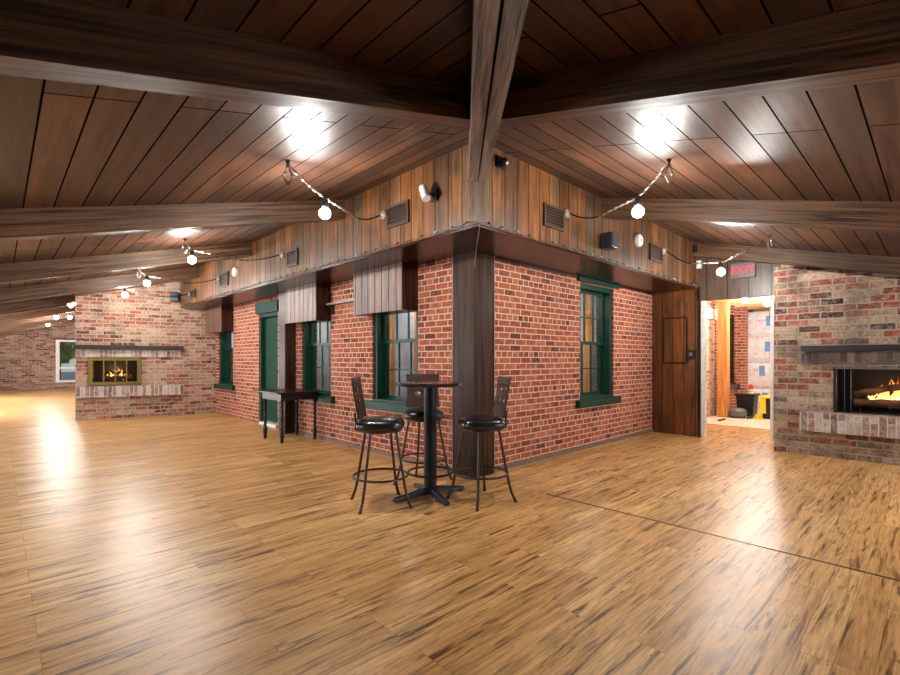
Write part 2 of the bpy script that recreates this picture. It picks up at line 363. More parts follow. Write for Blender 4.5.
def slab(name, mat, axis, p0, p1, us, vs, holes=(), top=None, bottom=None, grain=None, parent=None, kind=None, off=(0, 0, 0)):
    """wall between planes p0..p1 on `axis` (0: X, 1: Y); us/vs breaks along the wall and up; holes = (u0,u1,v0,v1);
    top(u): the height that replaces the last v break"""
    us = sorted(set(list(us) + [h[0] for h in holes] + [h[1] for h in holes]))
    vs = sorted(set(list(vs) + [h[2] for h in holes] + [h[3] for h in holes]))
    bm = bmesh.new(); V = {}
    def vert(i, j, k):
        if (i, j, k) not in V:
            u = us[i]; z = vs[j]
            if top and j == len(vs) - 1: z = top(u)
            p = (p0, p1)[k]
            V[(i, j, k)] = bm.verts.new((p, u, z) if axis == 0 else (u, p, z))
        return V[(i, j, k)]
    def solid(i, j):
        if not (0 <= i < len(us) - 1 and 0 <= j < len(vs) - 1): return False
        u, v = (us[i] + us[i + 1]) / 2, (vs[j] + vs[j + 1]) / 2
        return not any(h[0] < u < h[1] and h[2] < v < h[3] for h in holes)
    for i in range(len(us) - 1):
        for j in range(len(vs) - 1):
            if not solid(i, j): continue
            for k in (0, 1): bm.faces.new([vert(i, j, k), vert(i + 1, j, k), vert(i + 1, j + 1, k), vert(i, j + 1, k)])
            for (di, dj, a, b) in ((-1, 0, (i, j), (i, j + 1)), (1, 0, (i + 1, j), (i + 1, j + 1)), (0, -1, (i, j), (i + 1, j)), (0, 1, (i, j + 1), (i + 1, j + 1))):
                if not solid(i + di, j + dj):
                    bm.faces.new([vert(*a, 0), vert(*b, 0), vert(*b, 1), vert(*a, 1)])
    mb = MB(); mb.bm.free(); mb.bm = bm
    o = mb.build(name, mat, parent, off, grain)
    if kind: o['kind'] = kind
    return o
def S(name, mb, mat, grain=None, **kw):        # a piece of the setting
    return tag(mb.build(name, mat, grain=grain, **kw), kind='structure')

# ------------------------------------------------------------------ setting: floor, ceiling, walls
S('floor', MB().box(XO, 6.4, YO, 24.0, -0.1, 0.0), M['floor'], grain=0)
S('floor_back_room', MB().box(6.4, 12.2, -4.2, 0.0, -0.1, 0.012), M['subfloor'])
S('trim_1', MB().box(0.01, 0.026, YO, -0.95, 0.0, 0.003), plain('seam_strip', G(104, 70, 44), 0.4), grain=1)

def ceiling():
    bm = bmesh.new(); uvl = bm.loops.layers.uv.new('UVMap')
    def face(pts, wing):
        top = [(x, y, z + 0.06) for x, y, z in pts]
        lo = [bm.verts.new(p) for p in pts]; hi = [bm.verts.new(p) for p in top]
        n = len(pts); fs = [bm.faces.new(lo), bm.faces.new(list(reversed(hi)))]
        for i in range(n): fs.append(bm.faces.new((lo[i], hi[i], hi[(i + 1) % n], lo[(i + 1) % n])))
        for f in fs:
            for lp in f.loops:
                x, y, z = lp.vert.co
                lp[uvl].uv = (y + 0.8, x * 1.0326 - 0.03) if wing == 'L' else (x + 0.35, y * 1.0326 - 0.02)
    P = lambda x, y: (x, y, cz(x, y))
    c = -7.0
    zl = lambda x: Z0 + K * x
    face([(c, c, zl(c)), (0.4, 0.4, zl(0.4)), (0.4, 24.0, zl(0.4)), (c, 24.0, zl(c))], 'L')
    face([(c, c, zl(c)), (12.0, c, zl(c)), (12.0, 0.4, zl(0.4)), (0.4, 0.4, zl(0.4))], 'R')
    me = bpy.data.meshes.new('ceiling'); bmesh.ops.recalc_face_normals(bm, faces=bm.faces); bm.to_mesh(me); bm.free()
    me.materials.append(M['ceiling']); o = bpy.data.objects.new('ceiling', me); COL.objects.link(o); tag(o, kind='structure')
ceiling()

WIN_L = [(0.96, 1.955), (3.09, 4.09), (7.36, 8.33)]
WZ0, WZ1 = 0.715, 2.4
DOOR = (5.04, 5.93, 0.0, 2.2)
slab('wall_left', M['red_brick'], 0, 0.0, 0.3, [0.0, 10.2], [0.0, SOF + 0.1], [(a, b, WZ0, WZ1) for a, b in WIN_L] + [DOOR], kind='structure')
slab('wall_right', M['red_brick'], 1, 0.0, 0.3, [0.3, 12.0], [0.0, 2.75], [(2.21, 3.207, WZ0, WZ1), (8.72, 9.62, 0.67, 2.4), (7.2, 8.1, 0.0, 2.2)], kind='structure')
# bulkhead over the walls: boarded faces above an overhanging soffit
def bulk_left():
    y0, y1 = BO, 8.62
    pts = [(BO, BO, SOF), (0.0, BO + 0.74, SOF), (0.0, y1, SOF), (BO, y1, SOF)]
    S('wall_bulkhead_left', MB().hexa([(x, y, SOF) for x, y in ((BO, BO), (0, 0), (0, y1), (BO, y1))] + [(x, y, Z0 + K * x + 0.02) for x, y in ((BO, BO), (0, 0), (0, y1), (BO, y1))]), M['bulkhead'], grain=2)
    S('wall_bulkhead_right', MB().hexa([(x, y, SOF) for x, y in ((BO, BO), (4.65, BO), (4.65, 0), (0, 0))] + [(x, y, Z0 + K * y + 0.02) for x, y in ((BO, BO), (4.65, BO), (4.65, 0), (0, 0))]), M['bulkhead'], grain=2)
    e = 0.012
    S('trim_2', MB().hexa([(x, y, SOF - 0.025) for x, y in ((BO + e, BO + e), (0, 0), (0, y1), (BO + e, y1))] + [(x, y, SOF) for x, y in ((BO + e, BO + e), (0, 0), (0, y1), (BO + e, y1))]), M['soffit'], grain=1)
    S('trim_3', MB().hexa([(x, y, SOF - 0.025) for x, y in ((BO + e, BO + e), (4.65, BO + e), (4.65, 0), (0, 0))] + [(x, y, SOF) for x, y in ((BO + e, BO + e), (4.65, BO + e), (4.65, 0), (0, 0))]), M['soffit'], grain=0)
    S('trim_4', MB().box(0.29, 4.64, -0.02, 0.0, SOF - 0.05, SOF - 0.025), M['dark_trim'], grain=0)
    S('trim_5', MB().box(BO - 0.012, BO + 0.012, BO - 0.012, BO + 0.012, SOF, cz(BO, BO)), M['hip_beam'], grain=2)
bulk_left()
S('baseboard_right', MB().box(0.29, 4.64, -0.018, 0.0, 0.0, 0.05), plain('grey_base', G(120, 100, 92), 0.6), grain=0)
S('baseboard_left', MB().box(-0.016, 0.0, 0.29, 4.28, 0.0, 0.04), plain('grey_base_left', G(134, 104, 94), 0.6), grain=1)

# left fireplace wall, passage and far hall
ML0, ML1, MY, MT = -2.6, 0.0, 9.15, 0.75
FBL = (-2.35, -1.465, 0.76, 1.305)
PIV, TH = Vector((ML0, MY, 0)), math.radians(-13)
def rot_l(o):                              # the left fireplace wall stands 13 degrees off square
    o.location = PIV + Matrix.Rotation(TH, 3, 'Z') @ (Vector(o.location) - PIV)
    o.rotation_euler.z = TH; return o
def wall_fire_left():
    o = slab('wall_fireplace_left', M['old_brick'], 1, MY, MY + MT, [ML0, 0.13], [0.0, 2.0, 3.3], [FBL], top=lambda x: cz(ML0 + (x - ML0) * 0.974, 20), kind='structure')
    rot_l(o)
wall_fire_left()
slab('wall_far', M['old_brick'], 1, 23.6, 23.9, [-7.0, 0.3], [0.0, 3.3], [(-1.93, -0.85, 0.26, 2.16)], top=lambda x: max(cz(x, 30), 2.2), kind='structure')
slab('wall_hall', M['old_brick'], 0, -0.0, 0.2, [MY + MT + 0.3, 23.6], [0.0, 3.4], kind='structure')
# outer walls with openings added for fill light (behind and beside the camera)
OWL = [(0.2, 2.2), (3.4, 5.4), (6.4, 8.2), (11.0, 13.5), (15.5, 18.0)]
OWR = [(-0.4, 1.6), (2.4, 4.0)]
plaster = plain('outer_wall_boards', G(120, 92, 72), 0.7)
slab('wall_outer_left', plaster, 0, XO - 0.2, XO, [YO - 0.2, 23.9], [0.0, 2.2], [(a, b, 0.7, 1.75) for a, b in OWL], top=lambda y: Z0 + K * XO + 0.02, kind='structure')
slab('wall_outer_right', plaster, 1, YO - 0.2, YO, [XO, 5.6], [0.0, 2.2], [(a, b, 0.7, 1.75) for a, b in OWR], top=lambda x: Z0 + K * YO + 0.02, kind='structure')

# right end: boarded panel, header over the doorway, brick fireplace wall
wp = S('wall_panel', MB().box(4.65, 4.76, -0.765, 0.0, 0.0, SOF - 0.02), M['panel_boards'], grain=2)
S('trim_6', MB().box(4.635, 4.77, -0.80, -0.765, 0.0, SOF), M['dark_trim'], grain=2)
S('trim_7', MB().box(4.68, 4.78, -0.855, -0.80, 0.0, 2.27), M['white'], grain=2)
slab('wall_header', M['header_boards'], 1, 0, 1, [0, 1], [0, 1]) if False else None
def header():
    a, b = BO, -1.94
    S('wall_header', MB().hexa([(x, y, 2.27) for x, y in ((4.65, b), (4.8, b), (4.8, a), (4.65, a))] + [(x, y, cz(5, y)) for x, y in ((4.65, b), (4.8, b), (4.8, a), (4.65, a))]), M['header_boards'], grain=2)
header()
FR0, FRX = -1.936, 4.14
FBR = (-3.62, -2.6, 0.60, 1.19)
slab('wall_fireplace_right', M['old_brick_dark'], 0, FRX, FRX + 0.42, [YO, FR0], [0.0, 1.6, 3.0], [FBR], top=lambda y: cz(20, y) - 0.32, kind='structure')
slab('wall_chimney_right', M['old_brick_dark'], 0, FRX + 0.42, 5.0, [YO, FR0], [0.0, 3.0], top=lambda y: cz(20, y), kind='structure')
# back room beyond the doorway
S('wall_back_room', MB().box(11.2, 11.35, -4.2, 0.0, 0.0, 2.8), M['pale_timber'])
S('wall_back_room_side', MB().box(5.0, 11.2, -4.2, -4.05, 0.0, 2.8), M['pale_timber'])
S('ceiling_back_room', MB().box(4.8, 11.3, -4.2, 0.0, 2.75, 2.8), M['pale_timber'], grain=1)
S('wall_infill', MB().box(7.2, 8.1, 0.03, 0.28, 0.0, 2.2), M['infill'])
S('trim_8', MB().box(7.1, 8.2, -0.02, 0.05, 2.2, 2.44), M['white'])
S('wall_pier', MB().box(9.72, 10.1, -0.15, -0.001, 0.012, 2.74), M['red_brick'])
for i in range(9):
    o = MB().box(5.1 + i * 0.62, 5.15 + i * 0.62, -4.05, -0.02, 2.58, 2.75).build('ceiling_joist', M['pale_timber'], grain=1)
    tag(o, 'bare pale timber joist under the back room ceiling', 'joist', 'joists over the back room')
tag(MB().box(7.78, 7.98, -0.32, -0.12, 0.012, 2.58).build('timber_post', M['timber'], grain=2), 'new orange timber post beyond the doorway, under the back room joists', 'post')
tag(MB().box(4.95, 4.98, -1.76, -1.72, 0.012, 2.26).build('door_casing', M['white'], grain=2), 'white casing strip at the right edge of the doorway', 'trim')

# house interior seen through the windows
S('floor_house', MB().box(0.3, 6.4, 0.3, 10.2, -0.1, 0.0), M['subfloor'])
S('ceiling_house', MB().box(0.3, 6.4, 0.3, 10.2, 2.6, 2.66), M['white'])
S('wall_house_back', MB().box(1.45, 1.55, 1.45, 10.2, 0.0, 2.6), M['white_wall'])
S('wall_house_end', MB().box(1.55, 6.4, 1.45, 1.55, 0.0, 2.6), M['white_wall'])
S('wall_house_side', MB().box(6.3, 6.4, 0.3, 1.45, 0.0, 2.6), M['white_wall'])

# ------------------------------------------------------------------ windows and the green door
def B(mb, ax, a, b, d0, d1, z0, z1):
    return mb.box(d0, d1, a, b, z0, z1) if ax == 'L' else mb.box(a, b, d0, d1, z0, z1)
def sash(ax, a, b, d, z0, z1):
    mb = MB(); t = 0.045; e = 0.0
    B(mb, ax, a, a + t, d, d + 0.035, z0, z1); B(mb, ax, b - t, b, d, d + 0.035, z0, z1)
    B(mb, ax, a + t, b - t, d, d + 0.035, z0, z0 + t); B(mb, ax, a + t, b - t, d, d + 0.035, z1 - t, z1)
    w = (b - a - 2 * t) / 3
    for k in (1, 2): B(mb, ax, a + t + w * k - 0.009, a + t + w * k + 0.009, d + 0.006, d + 0.03, z0 + t, z1 - t)
    zm = (z0 + z1) / 2; B(mb, ax, a + t, b - t, d + 0.007, d + 0.029, zm - 0.009, zm + 0.009)
    return mb
def window(n, ax, a, b, z0, z1, lintel=False, mat='green', sillz=0.11):
    loc = (0.1, (a + b) / 2, z0) if ax == 'L' else ((a + b) / 2, 0.1, z0)
    r = thing('window_%d' % n, None, None, loc, kind='structure')
    mb = MB(); t = 0.07
    B(mb, ax, a, a + t, 0.03, 0.24, z0, z1); B(mb, ax, b - t, b, 0.03, 0.24, z0, z1); B(mb, ax, a + t, b - t, 0.03, 0.24, z1 - t, z1)
    mb.build('window_frame', M[mat], r, loc)
    B(MB(), ax, a - 0.12, b + 0.12, -0.07, -0.001, z0 - sillz, z0).build('window_sill', M[mat], r, loc)
    B(MB(), ax, a + 0.001, b - 0.001, 0.0, 0.24, z0 - 0.0, z0 + 0.03).build('inner_sill', M[mat], r, loc)
    zm = z0 + (z1 - z0) * 0.49
    for nm, d, s0, s1 in (('upper_sash', 0.13, zm - 0.02, z1 - t), ('lower_sash', 0.17, z0 + 0.03, zm + 0.025)):
        s = sash(ax, a + t, b - t, d, s0, s1).build(nm, M[mat], r, loc)
        B(MB(), ax, a + t + 0.04, b - t - 0.04, d + 0.015, d + 0.019, s0 + 0.04, s1 - 0.04).build('pane', M['glass'], s, loc)
    if lintel: B(MB(), ax, a - 0.09, b + 0.13, -0.04, -0.001, z1 + 0.01, SOF - 0.027).build('window_head', M['green_dark'], r, loc)
    return r
for i, (a, b) in enumerate(WIN_L): window(i + 1, 'L', a, b, WZ0, WZ1)
window(4, 'R', 2.21, 3.207, WZ0, WZ1, True)
window(5, 'R', 8.72, 9.62, 0.67, 2.4, False, 'dark_trim')
d = thing('door_1', None, None, (0.1, 5.48, 0.0), kind='structure')
o_ = (0.1, 5.48, 0.0)
mb = MB().box(0.02, 0.2, 5.04, 5.10, 0.0, 2.2).box(0.02, 0.2, 5.87, 5.93, 0.0, 2.2).box(0.02, 0.2, 5.10, 5.87, 2.13, 2.2)
mb.build('door_frame', M['green_dark'], d, o_)
MB().box(0.09, 0.13, 5.105, 5.865, 0.07, 2.11).build('door_leaf', M['green_door'], d, o_)
MB().box(-0.02, 0.28, 5.1, 5.87, 0.0, 0.05).build('door_sill', M['white'], d, o_)
MB().box(-0.05, -0.001, 4.975, 6.0, 2.2, 2.41).build('door_lintel', M['green_dark'], d, o_)
MB().ball((0.085, 5.19, 1.0), 0.03).build('door_knob', M['black'], d, o_, smooth=True)
# far window with foliage outside
w = thing('window_6', None, None, (-1.39, 23.6, 0.26), kind='structure'); o_ = (-1.39, 23.6, 0.26)
mb = MB(); a, b, z0, z1 = -1.93, -0.85, 0.26, 2.16
mb.box(a, a + 0.13, 23.55, 23.75, z0, z1).box(b - 0.13, b, 23.55, 23.75, z0, z1).box(a + 0.13, b - 0.13, 23.55, 23.75, z0, z0 + 0.09).box(a + 0.13, b - 0.13, 23.55, 23.75, z1 - 0.09, z1).box(a + 0.13, b - 0.13, 23.6, 23.7, 0.86, 0.94)
mb.build('window_frame', M['white'], w, o_)
MB().box(a + 0.13, b - 0.13, 23.64, 23.645, z0 + 0.09, z1 - 0.09).build('pane', M['glass'], w, o_)
MB().box(a - 0.07, b + 0.07, 23.53, 23.549, z1, z1 + 0.06).build('window_head', M['dark_trim'], w, o_)
S('ground_outside', MB().box(-14, 10, 24.0, 60, -0.3, -0.05), M['outdoor_ground'])
def tree(x, y, h, r, label):
    t = thing('tree', label, 'tree', (x, y, -0.05))
    MB().tube([(0, 0, 0), (0.05, 0, h * 0.5), (0, 0, h)], [0.16, 0.12, 0.06]).build('trunk', M['log'], t)
    mb = MB()
    bmesh.ops.create_icosphere(mb.bm, subdivisions=4, radius=r, matrix=Matrix.Translation((0, 0, h)))
    for v in mb.bm.verts:
        d = v.co - Vector((0, 0, h)); v.co += d * random.uniform(-0.25, 0.2)
    mb.build('crown', M['foliage'], t)
tree(-1.2, 33.0, 3.5, 2.1, 'leafy green tree outside the far window')

# ------------------------------------------------------------------ beams
BW, BD = 0.065, 0.225
def beam_uv(o, ax):                        # grain runs along the slope
    me = o.data; ul = me.uv_layers[0].data
    for po in me.polygons:
        for li in po.loop_indices:
            co = me.vertices[me.loops[li].vertex_index].co
            ul[li].uv = (co[ax], co[1 - ax] if abs(po.normal.z) > 0.7 else co.z - K * co[ax])
    return o
def beam_left(y, x1, label, dep=BD, mat='beam', x0=XO):
    p = []
    for dz in (-dep, 0.0):
        for x, yy in ((x0, y - BW), (x1, y - BW), (x1, y + BW), (x0, y + BW)): p.append((x, yy, Z0 + K * x + dz))
    return beam_uv(tag(MB().hexa(p).build('ceiling_beam', M[mat], grain=0), label, 'beam', 'sloping ceiling beams'), 0)
def beam_right(x, y1, label, dep=BD, mat='beam', y0=YO):
    p = []
    for dz in (-dep, 0.0):
        for xx, y in ((x - BW, y0), (x + BW, y0), (x + BW, y1), (x - BW, y1)): p.append((xx, y, Z0 + K * y + dz))
    beam_uv(tag(MB().hexa(p).build('ceiling_beam', M[mat], grain=1), label, 'beam', 'sloping ceiling beams'), 1)
nth = ['nearest to the camera, meeting the hip beam', 'second from the camera, ending on the bulkhead near the middle pendant lamps', 'third from the camera, crossing before the brick fireplace wall', 'fourth from the camera, just before the brick fireplace wall']
for i, y in enumerate((-1.52, 1.5, 4.42, 7.25)):
    beam_left(y, -1.52 if i == 0 else BO, 'dark rough beam over the left wing, ' + nth[i])
rot_l(beam_left(9.07, 0.0, 'pale shallow beam running along the top of the left brick fireplace wall', 0.13, x0=-2.6))
for i, y in enumerate((10.3, 13.2, 16.1, 19.0, 21.9)):
    beam_left(y, 0.0, 'dark beam over the far hall beyond the left fireplace, ' + ('first', 'second', 'third', 'fourth', 'last')[i] + ' past the brick wall')
beam_right(-1.52, -1.52, 'dark rough beam over the right wing, nearest to the camera, meeting the hip beam')
beam_right(1.5, BO, 'brown rough beam over the right wing, ending on the bulkhead beside the black speaker')
beam_right(4.57, BO, 'brown rough beam over the right wing, above the doorway and the lit fireplace')
# hip beam: two planks side by side
h = thing('hip_beam', 'pale weathered double hip beam running overhead to the bulkhead corner', 'beam', (BO, BO, 2.86))
q = math.sqrt(0.5)
for s0, s1, nm in ((-0.078, -0.006, 'plank'), (0.006, 0.078, 'plank')):
    pts = []
    for dz in (-0.375, -0.002):
        for t, s_ in ((-5.2, s0), (BO - 0.015, s0), (BO - 0.015, s1), (-5.2, s1)):
            e_ = s_ + 0.0175 * (t - BO); pts.append((t + e_ * q, t - e_ * q, Z0 + K * t + dz - (0.02 if dz > -0.1 else 0)))
    o = MB().hexa(pts).build(nm, M['hip_beam'], h, (BO, BO, 2.86))
    # grain along the diagonal
    me = o.data; ul = me.uv_layers[0].data
    for po in me.polygons:
        for li in po.loop_indices:
            co = me.vertices[me.loops[li].vertex_index].co
            side = abs(po.normal.z) > 0.5
            ul[li].uv = ((co.x + co.y) * q, (co.x - co.y) * q if side else co.z)

# ------------------------------------------------------------------ corner post, wall post, valance boxes, rail
pt = thing('corner_post', 'dark boxed wooden post wrapping the brick corner below the bulkhead', 'post', (-0.02, -0.02, 0.0))
MB().box(-0.045, -0.001, -0.045, 0.285, 0.0, SOF - 0.026).build('side_board', M['dark_trim'], pt, (-0.02, -0.02, 0), grain=2)
MB().box(-0.001, 0.285, -0.045, -0.001, 0.0, SOF - 0.026).build('side_board', M['dark_trim'], pt, (-0.02, -0.02, 0), grain=2)
MB().box(-0.05, -0.001, 0.285, 0.295, 0.0, SOF - 0.026).build('edge_bead', M['grey_base2'], pt, (-0.02, -0.02, 0), grain=2)
MB().box(0.285, 0.295, -0.05, -0.001, 0.0, SOF - 0.026).build('edge_bead', M['grey_base2'], pt, (-0.02, -0.02, 0), grain=2)
tag(soft(MB().box(-0.2, -0.001, 4.3, 4.56, 0.0, SOF - 0.026).build('wall_post', M['dark_trim'], grain=2), 0.006), 'dark brown square post between the green door and the boxed valance', 'post')
for (a, b, lb) in ((0.96, 2.03, 'boarded valance box over the green window nearest the corner post'), (3.09, 4.16, 'boarded valance box over the window behind the console table'), (7.35, 8.4, 'boarded brown valance box over the farthest window, by the brick fireplace wall')):
    loc = (0, (a + b) / 2, 1.9)
    v = thing('valance_box', lb, 'valance', loc, group='boarded window valances')
    MB().box(-0.262, -0.25, a, b, 1.9, SOF - 0.026).build('front_boards', M['valance'], v, loc, grain=2)
    MB().box(-0.25, -0.001, a, a + 0.02, 1.9, SOF - 0.026).build('side_panel', M['soffit'], v, loc, grain=2)
    MB().box(-0.25, -0.001, b - 0.02, b, 1.9, SOF - 0.026).build('side_panel', M['soffit'], v, loc, grain=2)
    MB().box(-0.25, -0.001, a + 0.02, b - 0.02, 1.9, 1.915).build('bottom_panel', M['soffit'], v, loc, grain=1)
sh = thing('wall_shelf', 'narrow grey shelf rail fixed between the two nearest valance boxes', 'shelf', (-0.05, 2.55, 2.14))
MB().box(-0.1, -0.001, 2.04, 3.08, 2.14, 2.165).build('board', plain('grey_shelf', G(150, 132, 124), 0.4), sh, (-0.05, 2.55, 2.14), grain=1)
mb = MB(); mb.hexa([(-0.02, 2.98, 2.0), (-0.001, 2.98, 2.0), (-0.001, 3.01, 2.0), (-0.02, 3.01, 2.0), (-0.1, 2.98, 2.139), (-0.001, 2.98, 2.139), (-0.001, 3.01, 2.139), (-0.1, 3.01, 2.139)])
mb.build('bracket', M['dark_trim'], sh, (-0.05, 2.55, 2.14))

# access hatch, switch, exit sign and small fixtures of the right end
mb = MB(); a, b, z0, z1 = -0.589, -0.206, 1.23, 2.01
mb.box(4.636, 4.6495, a - 0.012, a + 0.012, z0, z1).box(4.636, 4.6495, b - 0.012, b + 0.012, z0, z1).box(4.636, 4.6495, a + 0.012, b - 0.012, z0 - 0.01, z0 + 0.015).box(4.636, 4.6495, a + 0.012, b - 0.012, z1 - 0.015, z1 + 0.01)
mb.build('hatch_moulding', M['dark_trim'], wp)
MB().box(4.642, 4.6495, a + 0.012, b - 0.012, z0 + 0.015, z1 - 0.015).build('hatch_leaf', M['panel_boards'], wp, grain=2)
sw = thing('switch_box', 'black switch box with a bright plate on the boarded panel by the doorway', 'switch', (4.63, -0.655, 1.38))
soft(MB().box(4.60, 4.6495, -0.72, -0.60, 1.31, 1.45).build('box', M['plastic_black'], sw, (4.63, -0.655, 1.38)), 0.006)
MB().box(4.594, 4.60, -0.69, -0.64, 1.35, 1.41).build('plate', M['grey_metal'], sw, (4.63, -0.655, 1.38))
ex = thing('exit_sign', 'dark exit sign board with red letters on the header above the doorway', 'exit sign', (4.64, -1.43, 2.68))
soft(MB().box(4.60, 4.6495, -1.60, -1.26, 2.57, 2.81).build('sign_board', plain('sign_grey', G(112, 92, 90), 0.4), ex, (4.64, -1.43, 2.68)), 0.008)
def text_mesh(s, name, size, mat, parent, loc, rot, ext=0.004):
    cu = bpy.data.curves.new(name, 'FONT'); cu.body = s; cu.size = size; cu.extrude = ext; cu.align_x = 'CENTER'; cu.align_y = 'CENTER'; cu.space_character = 1.05
    tmp = bpy.data.objects.new('tmp', cu); COL.objects.link(tmp)
    dg = bpy.context.evaluated_depsgraph_get(); dg.update()
    me = bpy.data.meshes.new_from_object(tmp.evaluated_get(dg)); bpy.data.objects.remove(tmp)
    me.materials.clear(); me.materials.append(mat); me.name = name
    o = bpy.data.objects.new(name, me); COL.objects.link(o); o.parent = parent; o.location = loc; o.rotation_euler = rot
    return o
text_mesh('EXIT', 'lettering', 0.16, M['exit_red'], ex, (-0.045, 0.0, 0.01), (math.pi / 2, 0, -math.pi / 2))
tg = thing('emergency_lamp', 'small white lamp box hanging where the bulkhead meets the header', 'lamp', (4.6, -0.80, 2.80))
soft(MB().box(4.56, 4.62, -0.835, -0.765, 2.80, 2.93).build('housing', M['white'], tg, (4.6, -0.8, 2.8)), 0.008)
MB().box(4.62, 4.649, -0.81, -0.79, 2.85, 2.88).build('bracket', M['black'], tg, (4.6, -0.8, 2.8))
tag(soft(MB().box(4.45, 4.51, -0.80, -0.7405, 3.05, 3.17).build('motion_sensor', M['black']), 0.01), 'small dark sensor on the far end of the right bulkhead, under the beam', 'sensor')

# ------------------------------------------------------------------ things on the bulkhead
def vent(face, a, b, z0, z1, label):
    loc = (BO, (a + b) / 2, z0) if face == 'L' else ((a + b) / 2, BO, z0)
    v = thing('wall_vent', label, 'vent', loc, group='vents in the bulkhead')
    f = MB(); t = 0.025; e0, e1 = BO - 0.028, BO - 0.001
    B(f, face, a, a + t, e0, e1, z0, z1); B(f, face, b - t, b, e0, e1, z0, z1); B(f, face, a + t, b - t, e0, e1, z0, z0 + t); B(f, face, a + t, b - t, e0, e1, z1 - t, z1)
    f.build('frame', M['vent'], v, loc)
    B(MB(), face, a + t, b - t, BO - 0.006, BO - 0.001, z0 + t, z1 - t).build('backing', M['vent_dark'], v, loc)
    n = 6
    for k in range(n):
        zz = z0 + t + (k + 0.5) * (z1 - z0 - 2 * t) / n
        s_ = MB()
        if face == 'L': s_.hexa([(e0, a + t, zz - 0.012), (e1 - 0.007, a + t, zz + 0.006), (e1 - 0.007, b - t, zz + 0.006), (e0, b - t, zz - 0.012), (e0, a + t, zz - 0.004), (e1 - 0.007, a + t, zz + 0.014), (e1 - 0.007, b - t, zz + 0.014), (e0, b - t, zz - 0.004)])
        else: s_.hexa([(a + t, e0, zz - 0.012), (b - t, e0, zz - 0.012), (b - t, e1 - 0.007, zz + 0.006), (a + t, e1 - 0.007, zz + 0.006), (a + t, e0, zz - 0.004), (b - t, e0, zz - 0.004), (b - t, e1 - 0.007, zz + 0.014), (a + t, e1 - 0.007, zz + 0.014)])
        s_.build('slat', M['vent'], v, loc)
vent('L', 0.206, 0.583, 2.705, 2.935, 'slatted brown vent on the left bulkhead nearest the corner, beside the white spotlight')
vent('L', 2.69, 3.02, 2.625, 2.86, 'slatted vent on the left bulkhead just past the second ceiling beam')
vent('L', 5.45, 5.87, 2.655, 2.905, 'slatted vent on the left bulkhead between the white disc and the far end')
vent('L', 7.42, 7.79, 2.62, 2.80, 'slatted vent at the far end of the left bulkhead')
vent('R', 0.238, 0.607, 2.67, 2.905, 'slatted brown vent on the right bulkhead nearest the corner')
vent('R', 2.79, 3.2, 2.69, 2.925, 'slatted vent on the right bulkhead past the white disc')
# white spotlight
sp = thing('wall_spotlight', 'white cylinder spotlight tilted down on the left bulkhead by the corner', 'spotlight', (BO, -0.163, 2.88))
MB().box(BO - 0.02, BO - 0.001, -0.23, -0.14, 2.82, 2.94).build('back_plate', M['plastic_black'], sp, (BO, -0.163, 2.88))
MB().tube([(BO - 0.015, -0.18, 2.88), (BO - 0.09, -0.175, 2.89)], 0.012).build('arm', M['plastic_black'], sp, (BO, -0.163, 2.88))
MB().tube([(BO - 0.10, -0.12, 2.95), (BO - 0.12, -0.19, 2.82)], 0.042, 16).build('lamp_head', M['white'], sp, (BO, -0.163, 2.88), smooth=False)
# camera and speakers
cm = thing('security_camera', 'small black dome camera high on the right bulkhead beside the hip beam', 'camera', (-0.45, BO, 3.11))
MB().box(-0.5, -0.40, BO - 0.02, BO - 0.001, 3.06, 3.17).build('mount', M['plastic_black'], cm, (-0.45, BO, 3.11))
MB().ball((-0.45, BO - 0.06, 3.10), 0.045).build('dome', M['plastic_black'], cm, (-0.45, BO, 3.11), smooth=True)
MB().ball((-0.46, BO - 0.1, 3.085), 0.014).build('lens', M['white'], cm, (-0.45, BO, 3.11), smooth=True)
def speaker(label, x0, x1, y0, y1, z0, z1, face, plug):
    loc = ((x0 + x1) / 2, (y0 + y1) / 2, z0)
    s_ = thing('wall_speaker', label, 'speaker', loc)
    soft(MB().box(x0, x1, y0, y1, z0, z1).build('cabinet', M['plastic_black'], s_, loc), 0.012)
    if face == 'y': MB().box(x0 + 0.02, x1 - 0.02, y0 - 0.008, y0, z0 + 0.02, z1 - 0.02).build('grille', M['speaker_blue'], s_, loc)
    MB().box(*plug).build('bracket', M['black'], s_, loc)
    return s_
speaker('black box speaker mounted on the right bulkhead beneath the pendant lamp', 1.36, 1.53, BO - 0.18, BO - 0.03, 2.61, 2.79, 'y', (1.42, 1.48, BO - 0.03, BO - 0.001, 2.68, 2.74))
rot_l(speaker('small black speaker on the brick fireplace wall past the bulkhead end', -0.87, -0.70, 8.98, 9.10, 2.61, 2.83, 'y', (-0.81, -0.75, 9.10, 9.149, 2.69, 2.74)))
def disc(face, u, z, label):
    loc = (BO, u, z) if face == 'L' else (u, BO, z)
    d_ = thing('smoke_detector', label, 'detector', loc)
    R = Matrix.Translation(loc) @ (Matrix.Rotation(-math.pi / 2, 4, 'Y') if face == 'L' else Matrix.Rotation(math.pi / 2, 4, 'X'))
    MB().lathe([(0.085, 0.001), (0.085, 0.03), (0.075, 0.045), (0.03, 0.05)], seg=28).xform(R).build('cover', M['white'], d_, loc)
    MB().lathe([(0.012, 0.0505), (0.012, 0.056)], seg=12).xform(R).build('button', M['grey_metal'], d_, loc)
disc('L', 5.096, 2.845, 'white round detector on the left bulkhead')
disc('R', 2.428, 2.895, 'white round detector on the right bulkhead below the pendant lamp')
fl = thing('flood_lamp', 'small white flood lamp at the top left edge of the brick fireplace wall', 'lamp', (-2.66, 9.0, 2.42))
